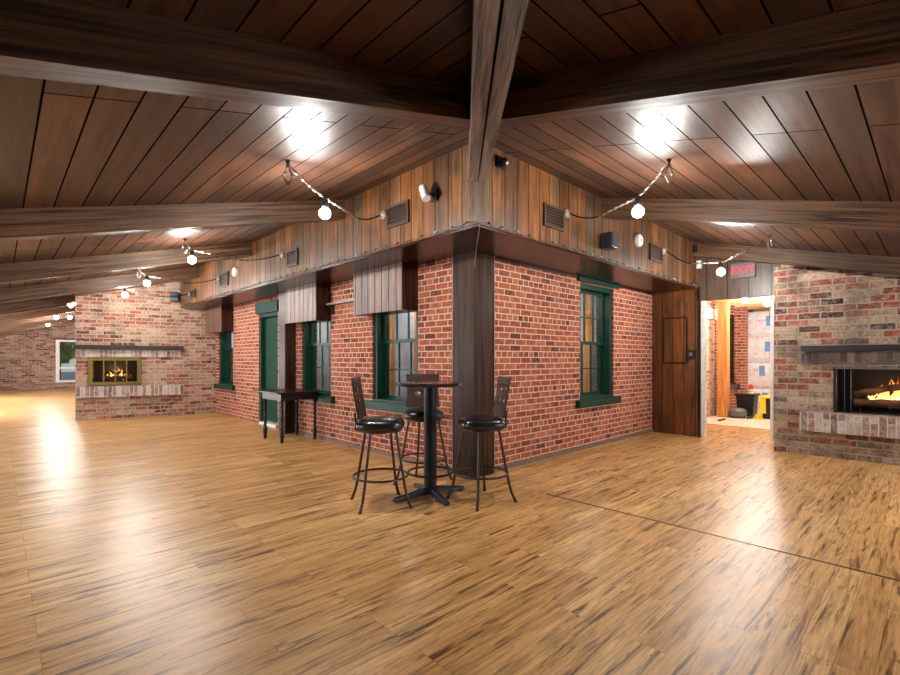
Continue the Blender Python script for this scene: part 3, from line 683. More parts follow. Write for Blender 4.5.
MB().tube([(-2.72, 8.98, 2.40), (-2.62, 9.0, 2.47)], [0.06, 0.045], 12).build('lamp_head', M['white'], fl, (-2.66, 9.0, 2.42))
MB().tube([(-2.62, 9.0, 2.47), (-2.58, 9.149, 2.5)], 0.012).build('arm', M['white'], fl, (-2.66, 9.0, 2.42))

# string lights along the bulkhead's lower edge
def string_lights(face, a, b, label):
    loc = (BO - 0.02, a, SOF) if face == 'L' else (a, BO - 0.02, SOF)
    r = thing('string_lights', label, 'string lights', loc)
    n = int((b - a) / 0.2); pts = []
    P = (lambda u, o, z: (BO - o, u, z)) if face == 'L' else (lambda u, o, z: (u, BO - o, z))
    for k in range(n * 2 + 1):
        u = a + (b - a) * k / (n * 2)
        pts.append(P(u, 0.012, SOF + 0.012 + (0.02 if k % 2 else -0.004) + random.uniform(-0.006, 0.006)))
    MB().tube(pts, 0.0045, 5).build('cord', plain('cord_grey', G(60, 64, 58), 0.5), r, loc)
    names = ['bulb_red', 'bulb_clear', 'bulb_green', 'bulb_clear', 'bulb_blue', 'bulb_amber', 'bulb_clear', 'bulb_green']
    for k in range(n):
        u = a + (b - a) * (k + 0.5) / n; z = SOF + 0.03
        dx = random.uniform(-0.03, 0.03)
        MB().tube([P(u, 0.014, z), P(u + dx * 0.5, 0.03, z - 0.012), P(u + dx, 0.04, z - 0.03)], [0.006, 0.009, 0.002], 6).build('bulb', M[names[(k * 3 + (k // 3)) % 8]], r, loc)
string_lights('L', BO + 0.02, 8.5, 'coloured string lights along the lower edge of the left bulkhead')
string_lights('R', BO + 0.02, 4.55, 'coloured string lights along the lower edge of the right bulkhead')
c_ = MB().tube([(BO - 0.012, BO - 0.012, SOF + 0.02), (BO + 0.0, BO - 0.02, SOF - 0.04), (BO + 0.1, BO + 0.08, SOF - 0.06), (-0.35, -0.37, SOF - 0.045), (-0.07, -0.08, SOF - 0.12), (-0.055, -0.06, 2.3)], 0.004, 6).build('hanging_cord', plain('cord_pale', G(110, 100, 92), 0.5))
tag(c_, 'loose cord end drooping from the bulkhead corner to the post', 'cord')

# ------------------------------------------------------------------ pendant lamps on swagged chains
def pendant(bulb, hook, ros, label, far=False):
    bx = Vector(bulb); hk = Vector(hook); loc = tuple(bulb)
    p = thing('pendant_lamp', label, 'pendant lamp', loc, group='bare bulb pendants on chains')
    MB().ball(bulb, 0.05, 2).build('bulb', M['bulb'], p, loc, smooth=True)
    MB().lathe([(0.012, 0.13), (0.026, 0.12), (0.03, 0.06), (0.024, 0.045)][::-1], bulb, 12).build('socket', M['black'], p, loc)
    top = bx + Vector((0, 0, 0.13))
    def swag(a, b, sag, n=14):
        return [a.lerp(b, k / n) - Vector((0, 0, sag * 4 * (k / n) * (1 - k / n))) for k in range(n + 1)]
    def ribbon(pts, name, w=0.014):
        mb = MB(); n = len(pts) - 1; L = sum((pts[i + 1] - pts[i]).length for i in range(n)); m = max(20, int(L / 0.02))
        prev = None
        for k in range(m + 1):
            f = k / m * n; i = min(int(f), n - 1); c = pts[i].lerp(pts[i + 1], f - i); d = (pts[i + 1] - pts[i]).normalized()
            x = Vector((0, 0, 1)) - d * d.z
            if x.length < 1e-3: x = Vector((1, 0, 0))
            x.normalize(); y = d.cross(x); a = k * math.pi / 4
            e = x * math.cos(a) + y * math.sin(a); g = d.cross(e)
            ww = w * (0.75 + 0.25 * math.cos(k * 1.6))
            ring = [mb.bm.verts.new(c + e * sx * ww + g * sy * 0.004) for sx, sy in ((1, 1), (-1, 1), (-1, -1), (1, -1))]
            if prev:
                for q_ in range(4): mb.bm.faces.new((prev[q_], prev[(q_ + 1) % 4], ring[(q_ + 1) % 4], ring[q_]))
            prev = ring
        mb.build(name, M['chain'], p, loc)
    ribbon(swag(hk - Vector((0, 0, 0.03)), top, 0.015), 'chain')
    MB().tube([hk + Vector((0, 0, -0.002)), hk - Vector((0, 0, 0.03))], [0.022, 0.01], 8).build('ceiling_hook', M['black'], p, loc)
    if ros:
        rs = Vector(ros)
        nrm = Vector((-1, 0, 0)) if abs(ros[0] - BO) < 0.01 else Vector((0, -1, 0))
        mid = rs.lerp(top, 0.5) - Vector((0, 0, 0.10))
        s1 = swag(rs + nrm * 0.045, mid, 0.03, 8); s2 = swag(mid, top, 0.0, 8)
        MB().tube(s1, 0.008, 6).build('cord', M['black'], p, loc)
        ribbon(s2, 'chain')
        R = rs.to_track_quat('Z', 'Y') if False else nrm.to_track_quat('Z', 'Y')
        MB().lathe([(0.05, 0.001), (0.05, 0.02), (0.03, 0.035), (0.012, 0.05)], seg=18).xform(Matrix.Translation(rs) @ R.to_matrix().to_4x4()).build('wall_rosette', M['grey_base2'], p, loc)
    # spare loop of chain hanging from the hook
    ribbon([hk - Vector((0, 0, 0.03)), hk + Vector((-0.03, 0.02, -0.13)), hk + Vector((0.0, -0.01, -0.2)), hk + Vector((0.03, -0.02, -0.13)), hk - Vector((0, 0, 0.035))], 'chain_loop', 0.008)
def hk(x, y): return (x, y, cz(x, y) - 0.001)
pendant((-1.71, 0.197, 2.585), hk(-2.14, 0.008), (BO, 0.66, 2.874), 'bare bulb pendant on a swagged chain in the left wing, nearest to the corner')
pendant((-1.902, 3.425, 2.635), hk(-1.98, 3.45), (BO, 3.19, 2.843), 'bare bulb pendant of the left wing before the third beam')
pendant((-1.88, 6.19, 2.645), hk(-2.0, 6.2), (BO, 5.99, 2.829), 'bare bulb pendant of the left wing, third from the corner')
pendant((-1.95, 7.756, 2.583), hk(-2.05, 7.75), (BO, 7.85, 2.72), 'bare bulb pendant of the left wing right before the brick fireplace wall')
pendant((0.204, -1.755, 2.573), hk(0.057, -2.073), (0.676, BO, 2.881), 'bare bulb pendant on a swagged chain in the right wing, nearest to the corner')
pendant((3.333, -1.493, 2.489), hk(3.38, -2.05), (3.272, BO, 2.89), 'bare bulb pendant in front of the doorway header by the exit sign')
FARB = [(-2.38, 20.4, 2.615), (-2.5, 15.1, 2.56), (-2.25, 14.3, 2.535)]
for i, b_ in enumerate(FARB):
    pendant(b_, hk(b_[0] - 0.02, b_[1]), None, 'bare bulb pendant in the far hall beyond the fireplace wall, ' + ('lowest and leftmost', 'middle one', 'closest to the brick edge')[i])
def room_bulb(b_, label):
    p = thing('ceiling_bulb', label, 'lamp', b_)
    MB().ball(b_, 0.05, 2).build('bulb', M['bulb'], p, b_, smooth=True)
    MB().lathe([(0.024, 0.045), (0.03, 0.06), (0.026, 0.12), (0.06, 2.575 - b_[2]), (0.06, 2.58 - b_[2])] if False else [(0.024, 0.045), (0.03, 0.06), (0.026, 2.749 - b_[2])], b_, 12).build('socket', M['white'], p, b_)
room_bulb((6.70, -0.93, 2.45), 'lit bulb under the back room joists, left of the two seen through the doorway')
room_bulb((7.89, -1.043, 2.46), 'lit bulb under the back room joists, right of the two seen through the doorway')

# ------------------------------------------------------------------ fireplaces
def fire_left():
    r = thing('fireplace', 'brick fireplace with a brass framed glass front on the left brick wall', 'fireplace', (-1.6, MY, 0.0)); L = (-1.6, MY, 0.0)
    a, b, z0, z1 = FBL
    soft(MB().box(-2.62, -0.6, MY - 0.16, MY - 0.001, 1.515, 1.60).build('mantel_shelf', M['mantel'], r, L, grain=0), 0.006)
    MB().box(-2.58, -0.66, MY - 0.05, MY - 0.001, 1.345, 1.505).build('brick_lintel', M['soldier'], r, L)
    MB().box(-2.58, -0.66, MY - 0.12, MY - 0.001, 0.475, 0.71).build('hearth_ledge', M['soldier'], r, L)
    f = MB(); t = 0.07
    f.box(a - 0.03, a + t - 0.03, MY - 0.05, MY + 0.02, z0 - 0.03, z1 + 0.03).box(b - t + 0.03, b + 0.03, MY - 0.05, MY + 0.02, z0 - 0.03, z1 + 0.03)
    f.box(a + t - 0.03, b - t + 0.03, MY - 0.05, MY + 0.02, z0 - 0.03, z0 + t - 0.03).box(a + t - 0.03, b - t + 0.03, MY - 0.05, MY + 0.02, z1 - t + 0.03, z1 + 0.03)
    fr = f.build('door_frame', M['brass'], r, L)
    w = (b - a - 0.06) / 4
    for k in range(4):
        x0 = a + 0.03 + w * k
        g = MB(); e = 0.012
        g.box(x0, x0 + e, MY - 0.03, MY - 0.01, z0 + 0.03, z1 - 0.03).box(x0 + w - e, x0 + w, MY - 0.03, MY - 0.01, z0 + 0.03, z1 - 0.03)
        pn = g.build('door_stile', M['brass'], r, L)
        MB().box(x0 + e, x0 + w - e, MY - 0.022, MY - 0.018, z0 + 0.04, z1 - 0.04).build('door_pane', M['fire_glass'], r, L)
    fb = MB(); d0, d1 = MY + 0.02, MY + 0.5
    fb.box(a, b, d1, d1 + 0.02, z0, z1).box(a, b, d0, d1, z0 - 0.02, z0 - 0.001).box(a - 0.02, a - 0.001, d0, d1, z0, z1).box(b + 0.001, b + 0.02, d0, d1, z0, z1).box(a, b, d0, d1, z1 + 0.001, z1 + 0.02)
    fb.build('firebox', M['soot'], r, L); rot_l(r)
def fire_right():
    r = thing('fireplace', 'rustic brick fireplace with an open burning firebox on the right wall', 'fireplace', (FRX, -3.1, 0.0)); L = (FRX, -3.1, 0.0)
    a, b, z0, z1 = FBR
    soft(MB().box(FRX - 0.16, FRX - 0.001, -3.95, -2.27, 1.40, 1.475).build('mantel_shelf', M['mantel'], r, L, grain=1), 0.006)
    MB().box(FRX - 0.05, FRX - 0.001, -3.9, -2.26, 1.235, 1.385).build('brick_lintel', M['soldier_sooty'], r, L)
    MB().box(FRX - 0.14, FRX - 0.001, -3.9, -2.25, 0.34, 0.59).build('hearth_ledge', M['soldier'], r, L)
    f = MB()
    f.box(FRX - 0.012, FRX + 0.02, b - 0.02, b + 0.005, z0, z1).box(FRX - 0.012, FRX + 0.02, a - 0.005, a + 0.02, z0, z1)
    f.build('metal_surround', M['black'], r, L)
    MB().box(FRX - 0.012, FRX + 0.02, a + 0.02, b - 0.02, z1 - 0.02, z1 + 0.005).build('top_bar', M['tin'], r, L)
    fb = MB(); d0, d1 = FRX + 0.02, FRX + 0.415
    fb.box(d1 - 0.02, d1, a + 0.02, b - 0.02, z0, z1 - 0.02).box(d0, d1 - 0.02, a + 0.02, b - 0.02, z0, z0 + 0.008)
    fb.build('firebox', M['soot'], r, L)
    # gathered mesh curtain at the left end
    pts = []; bm = MB()
    prev = None
    for k in range(25):
        y = b - 0.025 - 0.15 * k / 24; x = FRX + 0.05 + 0.012 * math.sin(k * 1.9)
        cur = [bm.bm.verts.new((x, y, z0 + 0.012)), bm.bm.verts.new((x + 0.004, y, z0 + 0.012)), bm.bm.verts.new((x + 0.004, y, z1 - 0.022)), bm.bm.verts.new((x, y, z1 - 0.022))]
        if prev:
            for q_ in range(4): bm.bm.faces.new((prev[q_], prev[(q_ + 1) % 4], cur[(q_ + 1) % 4], cur[q_]))
        prev = cur
    bm.build('mesh_curtain', M['black'], r, L)
fire_left(); fire_right()
def log(p0, p1, r, label, group):
    p0, p1 = Vector(p0), Vector(p1); n = 8
    pts = [p0.lerp(p1, k / n) + Vector((random.uniform(-.006, .006), random.uniform(-.006, .006), random.uniform(-.006, .006))) for k in range(n + 1)]
    o = MB().tube(pts, [r * random.uniform(0.88, 1.1) for _ in pts], 10).build('fire_log', M['log'], off=tuple(p0), grain=1)
    o.location = p0; return tag(o, label, 'log', group)
def grate(x, y0, y1, z, label, axis):
    g = thing('fire_grate', label, 'grate', (0, 0, 0))
    for k in range(5):
        u = y0 + (y1 - y0) * k / 4
        pts = [(x - 0.12, u, z + 0.09), (x - 0.1, u, z + 0.05), (x + 0.12, u, z + 0.05)] if axis == 0 else [(u, x - 0.12, z + 0.09), (u, x - 0.1, z + 0.05), (u, x + 0.12, z + 0.05)]
        MB().tube(pts, 0.009, 6).build('bar', M['black'], g)
    for u in (y0 + 0.04, y1 - 0.04):
        pts = [(x, u, z + 0.05), (x, u, z + 0.001)] if axis == 0 else [(u, x, z + 0.05), (u, x, z + 0.001)]
        MB().tube(pts, 0.01, 6).build('leg', M['black'], g)
    return g
gx = FRX + 0.2
grate(gx, -3.46, -2.80, 0.608, 'black iron grate under the burning logs of the right fireplace', 0)
log((gx - 0.03, -3.5, 0.735), (gx - 0.03, -2.78, 0.735), 0.055, 'front charred log lying level in the right fireplace', 'burning logs')
log((gx + 0.09, -3.5, 0.735), (gx + 0.085, -2.8, 0.735), 0.05, 'rear charred log lying level in the right fireplace', 'burning logs')
log((gx - 0.06, -2.80, 0.845), (gx - 0.04, -3.36, 0.99), 0.042, 'brown log leaning up across the others in the right fireplace', 'burning logs')
def flames(cx, cy, z, w, h, n, label, axis):
    bm = MB()
    for k in range(n):
        f = (k + 0.5) / n - 0.5; u = f * w + random.uniform(-0.02, 0.02)
        hh = h * (1 - 1.5 * abs(f - 0.0) ) * random.uniform(0.7, 1.1); d = random.uniform(-0.05, 0.05); rr = random.uniform(0.012, 0.03)
        sw_ = random.uniform(-0.04, 0.04)
        P = (lambda a, b, c: (b, a, c)) if axis == 0 else (lambda a, b, c: (a, b, c))
        z_ = random.uniform(-0.02, 0.06); pts = [P(u, d, z_), P(u + sw_ * 0.2, d, z_ + hh * 0.15), P(u + sw_, d, hh * 0.5), P(u + sw_ * 0.4, d, hh * 0.78), P(u - sw_ * 0.5, d, hh)]
        bm.tube(pts, [rr * 0.15, rr, rr * 0.8, rr * 0.4, 0.003], 8)
    o = bm.build('fire', M['flame'], smooth=True); o.location = (cx, cy, z)
    return tag(o, label, 'fire', kind='stuff')
flames(gx + 0.035, -3.18, 0.71, 0.56, 0.38, 24, 'orange flames over the logs in the right fireplace', 0)
gl = MY + 0.24
rot_l(grate(gl, -2.15, -1.6, 0.7605, 'black iron grate in the brass fronted fireplace', 1))
rot_l(log((-2.16, gl - 0.02, 0.887), (-1.6, gl - 0.02, 0.887), 0.05, 'front log behind the brass framed glass', 'logs behind the brass frame'))
rot_l(log((-2.1, gl + 0.03, 0.99), (-1.66, gl - 0.01, 0.99), 0.045, 'top log behind the brass framed glass', 'logs behind the brass frame'))
rot_l(flames(-1.88, gl, 0.84, 0.5, 0.3, 12, 'orange flames in the brass fronted fireplace', 1))

# ------------------------------------------------------------------ bar table and stools
tb = thing('bar_table', 'tall round dark bar table on a black cross base by the corner post', 'table', (-0.82, -0.2, 0.0), 0.0)
MB().lathe([(0.29, 1.045), (0.325, 1.05), (0.33, 1.06), (0.325, 1.075), (0.31, 1.08)], seg=48).build('table_top', M['table_top'], tb)
MB().lathe([(0.11, 1.028), (0.11, 1.0445)], seg=20).build('top_plate', M['bluish_black'], tb)
MB().lathe([(0.061, 0.075), (0.061, 1.028)], seg=24).build('column', M['bluish_black'], tb, smooth=False)
MB().lathe([(0.075, 0.03), (0.075, 0.07), (0.06, 0.085)], seg=20).build('hub', M['bluish_black'], tb)
for k in range(4):
    a = math.radians(-10 + 90 * k - 6 * (k % 2))
    d_ = Vector((math.cos(a), math.sin(a), 0)); n_ = Vector((-d_.y, d_.x, 0)); L_ = 0.39 if k % 2 == 0 else 0.36
    p0, p1 = d_ * 0.05, d_ * L_
    mb = MB().hexa([tuple(p0 - n_ * 0.032 + Vector((0, 0, 0.02))), tuple(p1 - n_ * 0.026 + Vector((0, 0, 0.005))), tuple(p1 + n_ * 0.026 + Vector((0, 0, 0.005))), tuple(p0 + n_ * 0.032 + Vector((0, 0, 0.02))),
                    tuple(p0 - n_ * 0.026 + Vector((0, 0, 0.085))), tuple(p1 - n_ * 0.018 + Vector((0, 0, 0.035))), tuple(p1 + n_ * 0.018 + Vector((0, 0, 0.035))), tuple(p0 + n_ * 0.026 + Vector((0, 0, 0.085)))])
    f_ = soft(mb.build('foot', M['bluish_black'], tb), 0.008)
    g_ = MB().lathe([(0.018, 0.0), (0.02, 0.006)], tuple(d_ * (L_ - 0.035)), 10).build('glide', M['plastic_black'], f_)
fr = MB().torus((0, 0, 0.226), 0.212, 0.011, 40, 8).build('foot_ring', M['bluish_black'], tb, smooth=True)
for k in range(2):
    a = math.radians(40 + 180 * k)
    MB().tube([(math.cos(a) * 0.05, math.sin(a) * 0.05, 0.226), (math.cos(a) * 0.209, math.sin(a) * 0.209, 0.226)], 0.009, 6).build('ring_spoke', M['bluish_black'], fr)

def back_panel_mesh():
    cu = bpy.data.curves.new('p', 'CURVE'); cu.dimensions = '2D'; cu.fill_mode = 'BOTH'; cu.extrude = 0.006; cu.resolution_u = 4
    def spl(pts):
        s_ = cu.splines.new('POLY'); s_.points.add(len(pts) - 1)
        for q_, p in zip(s_.points, pts): q_.co = (p[0], p[1], 0, 1)
        s_.use_cyclic_u = True
    W, H = 0.185, 0.36; out = []
    n = 10
    for k in range(n + 1): out.append((-W + 2 * W * k / n, 0.0))
    for k in range(1, n + 1): out.append((W - 0.012 * math.sin(math.pi * k / n), H * k / n))
    for k in range(1, n + 1): out.append((W - 2 * W * k / n, H))
    for k in range(1, n): out.append((-W + 0.012 * math.sin(math.pi * k / n), H * (1 - k / n)))
    spl(out)
    for cx, cy in ((-0.06, 0.15), (0.06, 0.15), (-0.06, 0.25), (0.06, 0.25)):
        spl([(cx + 0.036 * math.cos(-2 * math.pi * k / 16), cy + 0.026 * math.sin(-2 * math.pi * k / 16)) for k in range(16)])
    tmp = bpy.data.objects.new('tmp', cu); COL.objects.link(tmp)
    dg = bpy.context.evaluated_depsgraph_get(); dg.update()
    me = bpy.data.meshes.new_from_object(tmp.evaluated_get(dg)); bpy.data.objects.remove(tmp)
    me.materials.clear(); me.materials.append(M['back_panel'])
    # stand it up: x across, y -> z; lean back and curve
    for v in me.vertices:
        x, y, z = v.co
        v.co = (x, 0.175 + z + 0.17 * y + 0.35 * x * x * -1.0, 0.775 + y)
    me.name = 'backrest'
    return me
def make_stool():
    r = thing('bar_stool', 'x', 'bar stool', (0, 0, 0), 0, 'bar stools around the tall table')
    mb = MB()
    N, R_ = 40, 0.21
    prof = [(0.55, 0.672), (0.9, 0.674), (0.985, 0.69), (1.0, 0.715), (0.96, 0.742), (0.82, 0.762), (0.5, 0.774), (0.15, 0.777)]
    def tw(a, z):
        c, s_ = abs(math.cos(a)), abs(math.sin(a)); return 1.0 / ((c ** 3.6 + s_ ** 3.6) ** (1 / 3.6))
    mb.lathe([(R_ * p, z) for p, z in prof], seg=N, twist=tw)
    seat = mb.build('seat', M['vinyl'], r, smooth=True)
    MB().lathe([(0.17, 0.655), (0.185, 0.655), (0.185, 0.671), (0.17, 0.671)], seg=28).build('seat_frame', M['bronze'], r)
    o = bpy.data.objects.new('backrest', back_panel_mesh()); COL.objects.link(o); o.parent = r
    for s_ in (-1, 1):
        MB().tube([(s_ * 0.12, 0.15, 0.665), (s_ * 0.13, 0.20, 0.69), (s_ * 0.13, 0.195, 0.74), (s_ * 0.13, 0.206, 0.83)], 0.01, 8).build('back_post', M['bronze'], o)
    b = []
    for sx, sy in ((1, 1), (1, -1), (-1, 1), (-1, -1)):
        pts = [(sx * 0.115, sy * 0.115, 0.655), (sx * 0.135, sy * 0.135, 0.5), (sx * 0.162, sy * 0.162, 0.3), (sx * 0.175, sy * 0.175, 0.2), (sx * 0.195, sy * 0.195, 0.09), (sx * 0.222, sy * 0.222, 0.004)]
        lg = MB().tube(pts, [0.0125, 0.0125, 0.0125, 0.0125, 0.013, 0.014], 8).build('leg', M['bronze'], r)
        MB().lathe([(0.016, 0.0), (0.016, 0.012)], (sx * 0.223, sy * 0.223, 0), 10).build('foot_glide', M['plastic_black'], lg)
        b.append(lg)
    ring = MB().torus((0, 0, 0.256), 0.243, 0.0105, 40, 8).build('foot_ring', M['bronze'], r, smooth=True)
    return r
st = make_stool()
def place(o, x, y, rbase, rseat, label):
    o.location = (x, y, 0); o.rotation_euler = (0, 0, rbase); o['label'] = label
    for ch in o.children:
        if ch.name.split('.')[0] in ('seat', 'backrest', 'seat_frame'): ch.rotation_euler = (0, 0, rseat - rbase)
st2, st3 = copy_tree(st), copy_tree(st)
# rseat: rotation so that local +Y (the back) points away from the table
def ang(dx, dy): return math.atan2(dy, dx) - math.pi / 2
place(st, -1.31, -0.08, math.radians(-23.5), ang(-0.71, 0.70), 'bar stool left of the tall table, back turned toward the console table')
place(st2, -0.585, -0.64, math.radians(-9), ang(0.84, -0.55), 'bar stool right of the tall table, in front of the corner post')
place(st3, -0.55, 0.212, math.radians(20), ang(0.62, 0.78), 'bar stool behind the tall table, its back against the brick wall')

# ------------------------------------------------------------------ console table with twisted legs
ct = thing('console_table', 'dark narrow console table on barley-twist legs against the brick wall', 'table', (-0.34, 3.78, 0.0))
L = (-0.34, 3.78, 0.0)
soft(MB().box(-0.76, -0.03, 3.33, 4.26, 0.765, 0.79).build('table_top', M['dark_wood'], ct, L, grain=1), 0.006)
MB().box(-0.67, -0.05, 3.42, 4.12, 0.655, 0.764).build('apron', M['dark_wood'], ct, L, grain=1)
for x in (-0.635, -0.085):
    for y in (3.455, 4.085):
        prof = [(0.02, 0.0), (0.024, 0.02), (0.03, 0.04), (0.022, 0.065), (0.03, 0.085), (0.034, 0.11), (0.034, 0.17), (0.028, 0.19)]
        prof += [(0.024, 0.195 + k * 0.0105) for k in range(43)] + [(0.034, 0.652)]
        def tw(a, z): return 1.0 + (0.27 * math.cos(a * 1 - z * 95) if 0.194 < z < 0.645 else 0.0)
        MB().lathe(prof, (x, y, 0), 14, tw).build('leg', M['dark_wood'], ct, L, smooth=True)

# ------------------------------------------------------------------ back room contents
def pack(z0, z1, dy, label):
    loc = (10.52, -0.55 + dy, z0)
    p = thing('insulation_pack', label, 'insulation pack', loc, group='stacked wrapped insulation packs')
    mb = MB().box(10.2, 10.85, -1.03 + dy, -0.05 + dy, z0 + 0.004, z1 - 0.004)
    bmesh.ops.subdivide_edges(mb.bm, edges=mb.bm.edges, cuts=5, use_grid_fill=True)
    c = Vector((10.525, -0.54 + dy, (z0 + z1) / 2))
    for v in mb.bm.verts:
        d_ = v.co - c; f = [abs(d_.x) / 0.325, abs(d_.y) / 0.49, abs(d_.z) / ((z1 - z0) / 2)]
        k = sorted(f)[1]; v.co.x -= d_.x * 0.12 * f[2] ** 4; v.co.y -= d_.y * 0.06 * k * k - 0.0
        if f[2] < 0.95: v.co.x += d_.x * 0.03
    mb.build('wrap', M['wrap'], p, loc, smooth=False)
    MB().box(10.175, 10.187, -0.56 + dy * 3, -0.44 + dy * 3, z0 + 0.3 + dy, z1 - 0.1 + dy).build('blue_print', M['wrap_blue'], p, loc)
pack(0.014, 0.55, 0.0, 'white wrapped insulation pack at the bottom of the stack behind the tubs')
pack(0.55, 1.21, 0.02, 'white wrapped insulation pack second from the bottom of the stack')
pack(1.21, 1.86, -0.02, 'white wrapped insulation pack second from the top of the stack')
pack(1.86, 2.51, -0.03, 'white wrapped insulation pack on top of the stack, near the joists')
def tub(x, y, w, d_, h, lid, label, lab2=None):
    t = thing('storage_tub', label, 'tub', (x, y, 0.012))
    mb = MB().hexa([(-d_ * .42, -w * .42, 0), (d_ * .42, -w * .42, 0), (d_ * .42, w * .42, 0), (-d_ * .42, w * .42, 0), (-d_ / 2, -w / 2, h), (d_ / 2, -w / 2, h), (d_ / 2, w / 2, h), (-d_ / 2, w / 2, h)])
    soft(mb.build('body', M['plastic_black'], t), 0.02)
    soft(MB().box(-d_ / 2 - 0.025, d_ / 2 + 0.025, -w / 2 - 0.025, w / 2 + 0.025, h, h + 0.05).build('lid', M[lid], t), 0.015)
    if lid == 'yellow':
        MB().hexa([(-d_ / 2 - 0.03, w / 2 - 0.1, 0.12), (-d_ * .42 - 0.005, w / 2 - 0.1, 0.12), (-d_ * .42 - 0.005, w / 2 + 0.0, 0.12), (-d_ / 2 - 0.03, w / 2 + 0.0, 0.12), (-d_ / 2 - 0.03, w / 2 - 0.1, h), (-d_ / 2 - 0.002, w / 2 - 0.1, h), (-d_ / 2 - 0.002, w / 2, h), (-d_ / 2 - 0.03, w / 2, h)]).build('strap', M['yellow'], t)
        soft(MB().box(-0.1, 0.1, -w / 2 + 0.0, -w / 2 + 0.12, h + 0.05, h + 0.3).build('handle', M['yellow'], t), 0.02)
tub(8.45, -0.54, 0.36, 0.4, 0.46, 'plastic_black', 'black lidded tub in the back room, left of the yellow lidded one')
tub(8.30, -1.08, 0.40, 0.42, 0.44, 'yellow', 'black tub with a yellow lid and strap beside the doorway edge')
bt = thing('spray_bottle', 'red topped white bottle standing on the black tub', 'bottle', (8.42, -0.62, 0.522))
MB().lathe([(0.05, 0.0), (0.055, 0.01), (0.055, 0.1), (0.03, 0.13), (0.02, 0.135)], seg=16).build('body', M['white'], bt)
MB().lathe([(0.056, 0.05), (0.05, 0.135), (0.035, 0.2), (0.02, 0.21)], seg=16).build('cap', M['red'], bt)
br = thing('push_broom', 'grey handled broom leaning on the timber post in the back room', 'broom', (8.15, -0.30, 0.012))
MB().tube([(0.0, 0.0, 0.06), (0.0, 0.15, 1.35)], 0.014, 8).build('handle', M['grey_metal'], br)
MB().box(-0.15, 0.15, -0.04, 0.04, 0.0, 0.07).build('head', M['tin'], br)
vc = thing('shop_vacuum', 'round grey canister vacuum on the back room floor beside the black tub', 'vacuum', (7.9, -0.50, 0.012))
MB().lathe([(0.13, 0.03), (0.16, 0.05), (0.16, 0.16), (0.13, 0.2), (0.05, 0.22)], seg=24).build('canister', M['tin'], vc)
MB().tube([(0.1, -0.05, 0.15), (0.2, -0.12, 0.12), (0.24, -0.2, 0.03), (0.1, -0.25, 0.02), (-0.1, -0.2, 0.02)], 0.02, 8).build('hose', M['plastic_black'], vc)
for k in range(3):
    a = 2.1 * k + 0.3; MB().ball((0.13 * math.cos(a), 0.13 * math.sin(a), 0.025), 0.025, 1).build('caster', M['plastic_black'], vc)
tp = MB().lathe([(0.035, 0.0), (0.07, 0.0), (0.07, 0.1), (0.035, 0.1)], seg=20).build('tape_roll', M['yellow']); tp.location = (7.98, -0.87, 0.012)
tag(tp, 'yellow roll on the floor in front of the black tub', 'roll')
tag(soft(MB().box(7.0, 7.35, -0.42, -0.36, 0.0125, 0.04).build('wood_offcut', M['dark_trim'], grain=0), 0.004), 'short dark offcut lying on the back room floor near the doorway', 'offcut')
cd = MB().tube([(5.2, -1.70, 2.55), (5.2, -1.69, 2.3), (5.22, -1.66, 2.0), (5.22, -1.70, 1.75), (5.2, -1.68, 1.6), (5.2, -1.72, 0.6), (5.2, -1.72, 0.02)], 0.012, 6).build('power_cord', M['tin'])
tag(cd, 'grey cord hanging inside the doorway beside the white casing', 'cord')
# bare studs inside the house, seen through the panes
for i, (x, y) in enumerate(((1.33, 1.6), (1.33, 2.05), (1.33, 2.55), (1.33, 3.35), (1.33, 3.9), (1.33, 4.5), (1.33, 7.9), (1.33, 8.5), (1.33, 9.0), (2.4, 1.33), (3.0, 1.33), (3.55, 1.33), (4.2, 1.33), (4.8, 1.33))):
    tag(MB().box(x, x + 0.09, y, y + 0.09, 0.0, 2.6).build('wall_stud', M['timber'], grain=2), 'bare timber stud inside the house behind the window panes', 'stud', 'studs behind the panes')

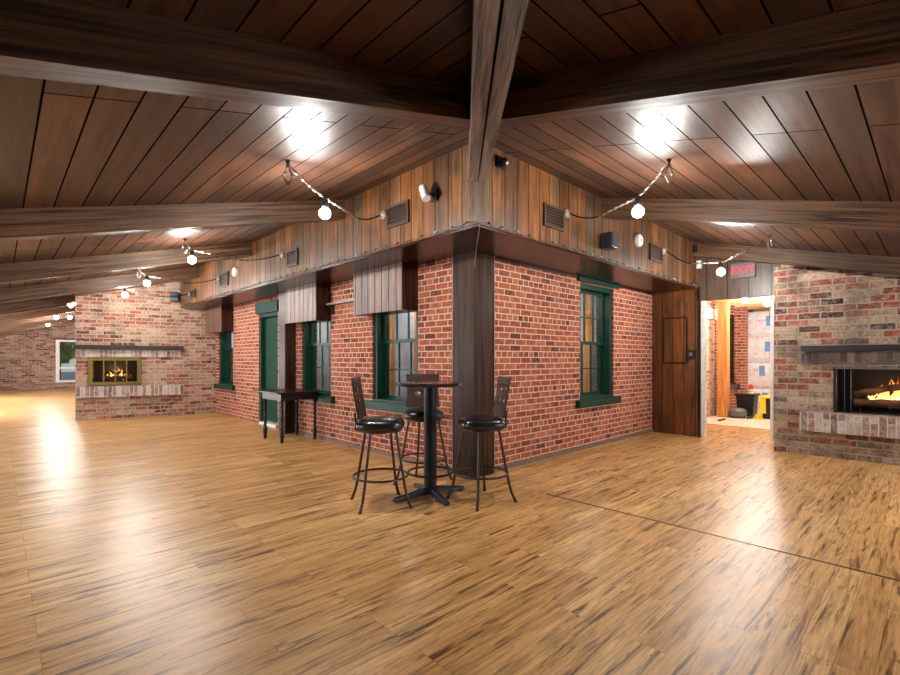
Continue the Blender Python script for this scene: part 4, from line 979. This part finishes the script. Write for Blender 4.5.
# ------------------------------------------------------------------ light
def area(name, loc, rot, sx, sy, power, col=(1, 1, 1)):
    d_ = bpy.data.lights.new(name, 'AREA'); d_.shape = 'RECTANGLE'; d_.size = sx; d_.size_y = sy; d_.energy = power; d_.color = col
    o = bpy.data.objects.new(name, d_); COL.objects.link(o); o.location = loc; o.rotation_euler = rot; return o
FILL_TINT = (0.96, 0.98, 1.0)  # area fills added in the unseen outer wall openings
for a, b in OWL: area('window_daylight', (XO - 0.1, (a + b) / 2, 1.225), (0, -math.pi / 2, 0), 1.0, b - a, 230 if a > 10 else 24, FILL_TINT)
for a, b in OWR: area('window_daylight', ((a + b) / 2, YO - 0.1, 1.225), (math.pi / 2, 0, 0), b - a, 1.0, 22, FILL_TINT)
def point(loc, power, r=0.1, col=(1, 0.95, 0.88)):
    d_ = bpy.data.lights.new('lamp', 'POINT'); d_.energy = power; d_.shadow_soft_size = r; d_.color = col
    o = bpy.data.objects.new('lamp', d_); COL.objects.link(o); o.location = loc
point((0.9, 2.5, 2.3), 12); point((0.9, 0.8, 2.3), 8); point((3.9, 0.8, 2.3), 12); point((0.9, 6.5, 2.3), 12); point((1.8, 0.8, 2.3), 9)  # point fills added to brighten the house interior, no lamps stand there
point((6.5, -2.6, 2.3), 30); point((9.4, -2.4, 2.3), 25)  # extra unseen fills lifting the back room beyond its two bulbs
point((FRX + 0.15, -3.15, 0.95), 3, 0.08, (1, 0.5, 0.2)); point((-1.88, MY + 0.2, 1.05), 3, 0.06, (1, 0.5, 0.2))

W = bpy.data.worlds.new('World'); SC.world = W; W.use_nodes = True
nt = W.node_tree; bg = nt.nodes['Background']; sky = nt.nodes.new('ShaderNodeTexSky'); sky.sky_type = 'HOSEK_WILKIE'; sky.turbidity = 5; sky.sun_direction = (0.3, 0.5, 0.8)
nt.links.new(sky.outputs[0], bg.inputs[0]); bg.inputs[1].default_value = 1.2

# ------------------------------------------------------------------ camera
cam = bpy.data.cameras.new('Camera'); co = bpy.data.objects.new('Camera', cam); COL.objects.link(co)
cam.sensor_width = 36; cam.lens = F_PX / 900 * 36; cam.clip_start = 0.05
cam.shift_y = (HORIZON - 337.5) / 900
co.location = CAM
s_, c_ = math.sin(A_R), math.cos(A_R)
co.rotation_euler = (math.pi / 2, 0, math.atan2(s_, c_) - math.pi / 2)
SC.camera = co
SC.view_settings.view_transform = 'Standard'; SC.view_settings.look = 'None'; SC.view_settings.gamma = 1; SC.view_settings.use_curve_mapping = False
SC.view_settings.exposure = 1.12
SC.cycles.use_denoising = True
SC.cycles.max_bounces = 8; SC.cycles.sample_clamp_indirect = 6
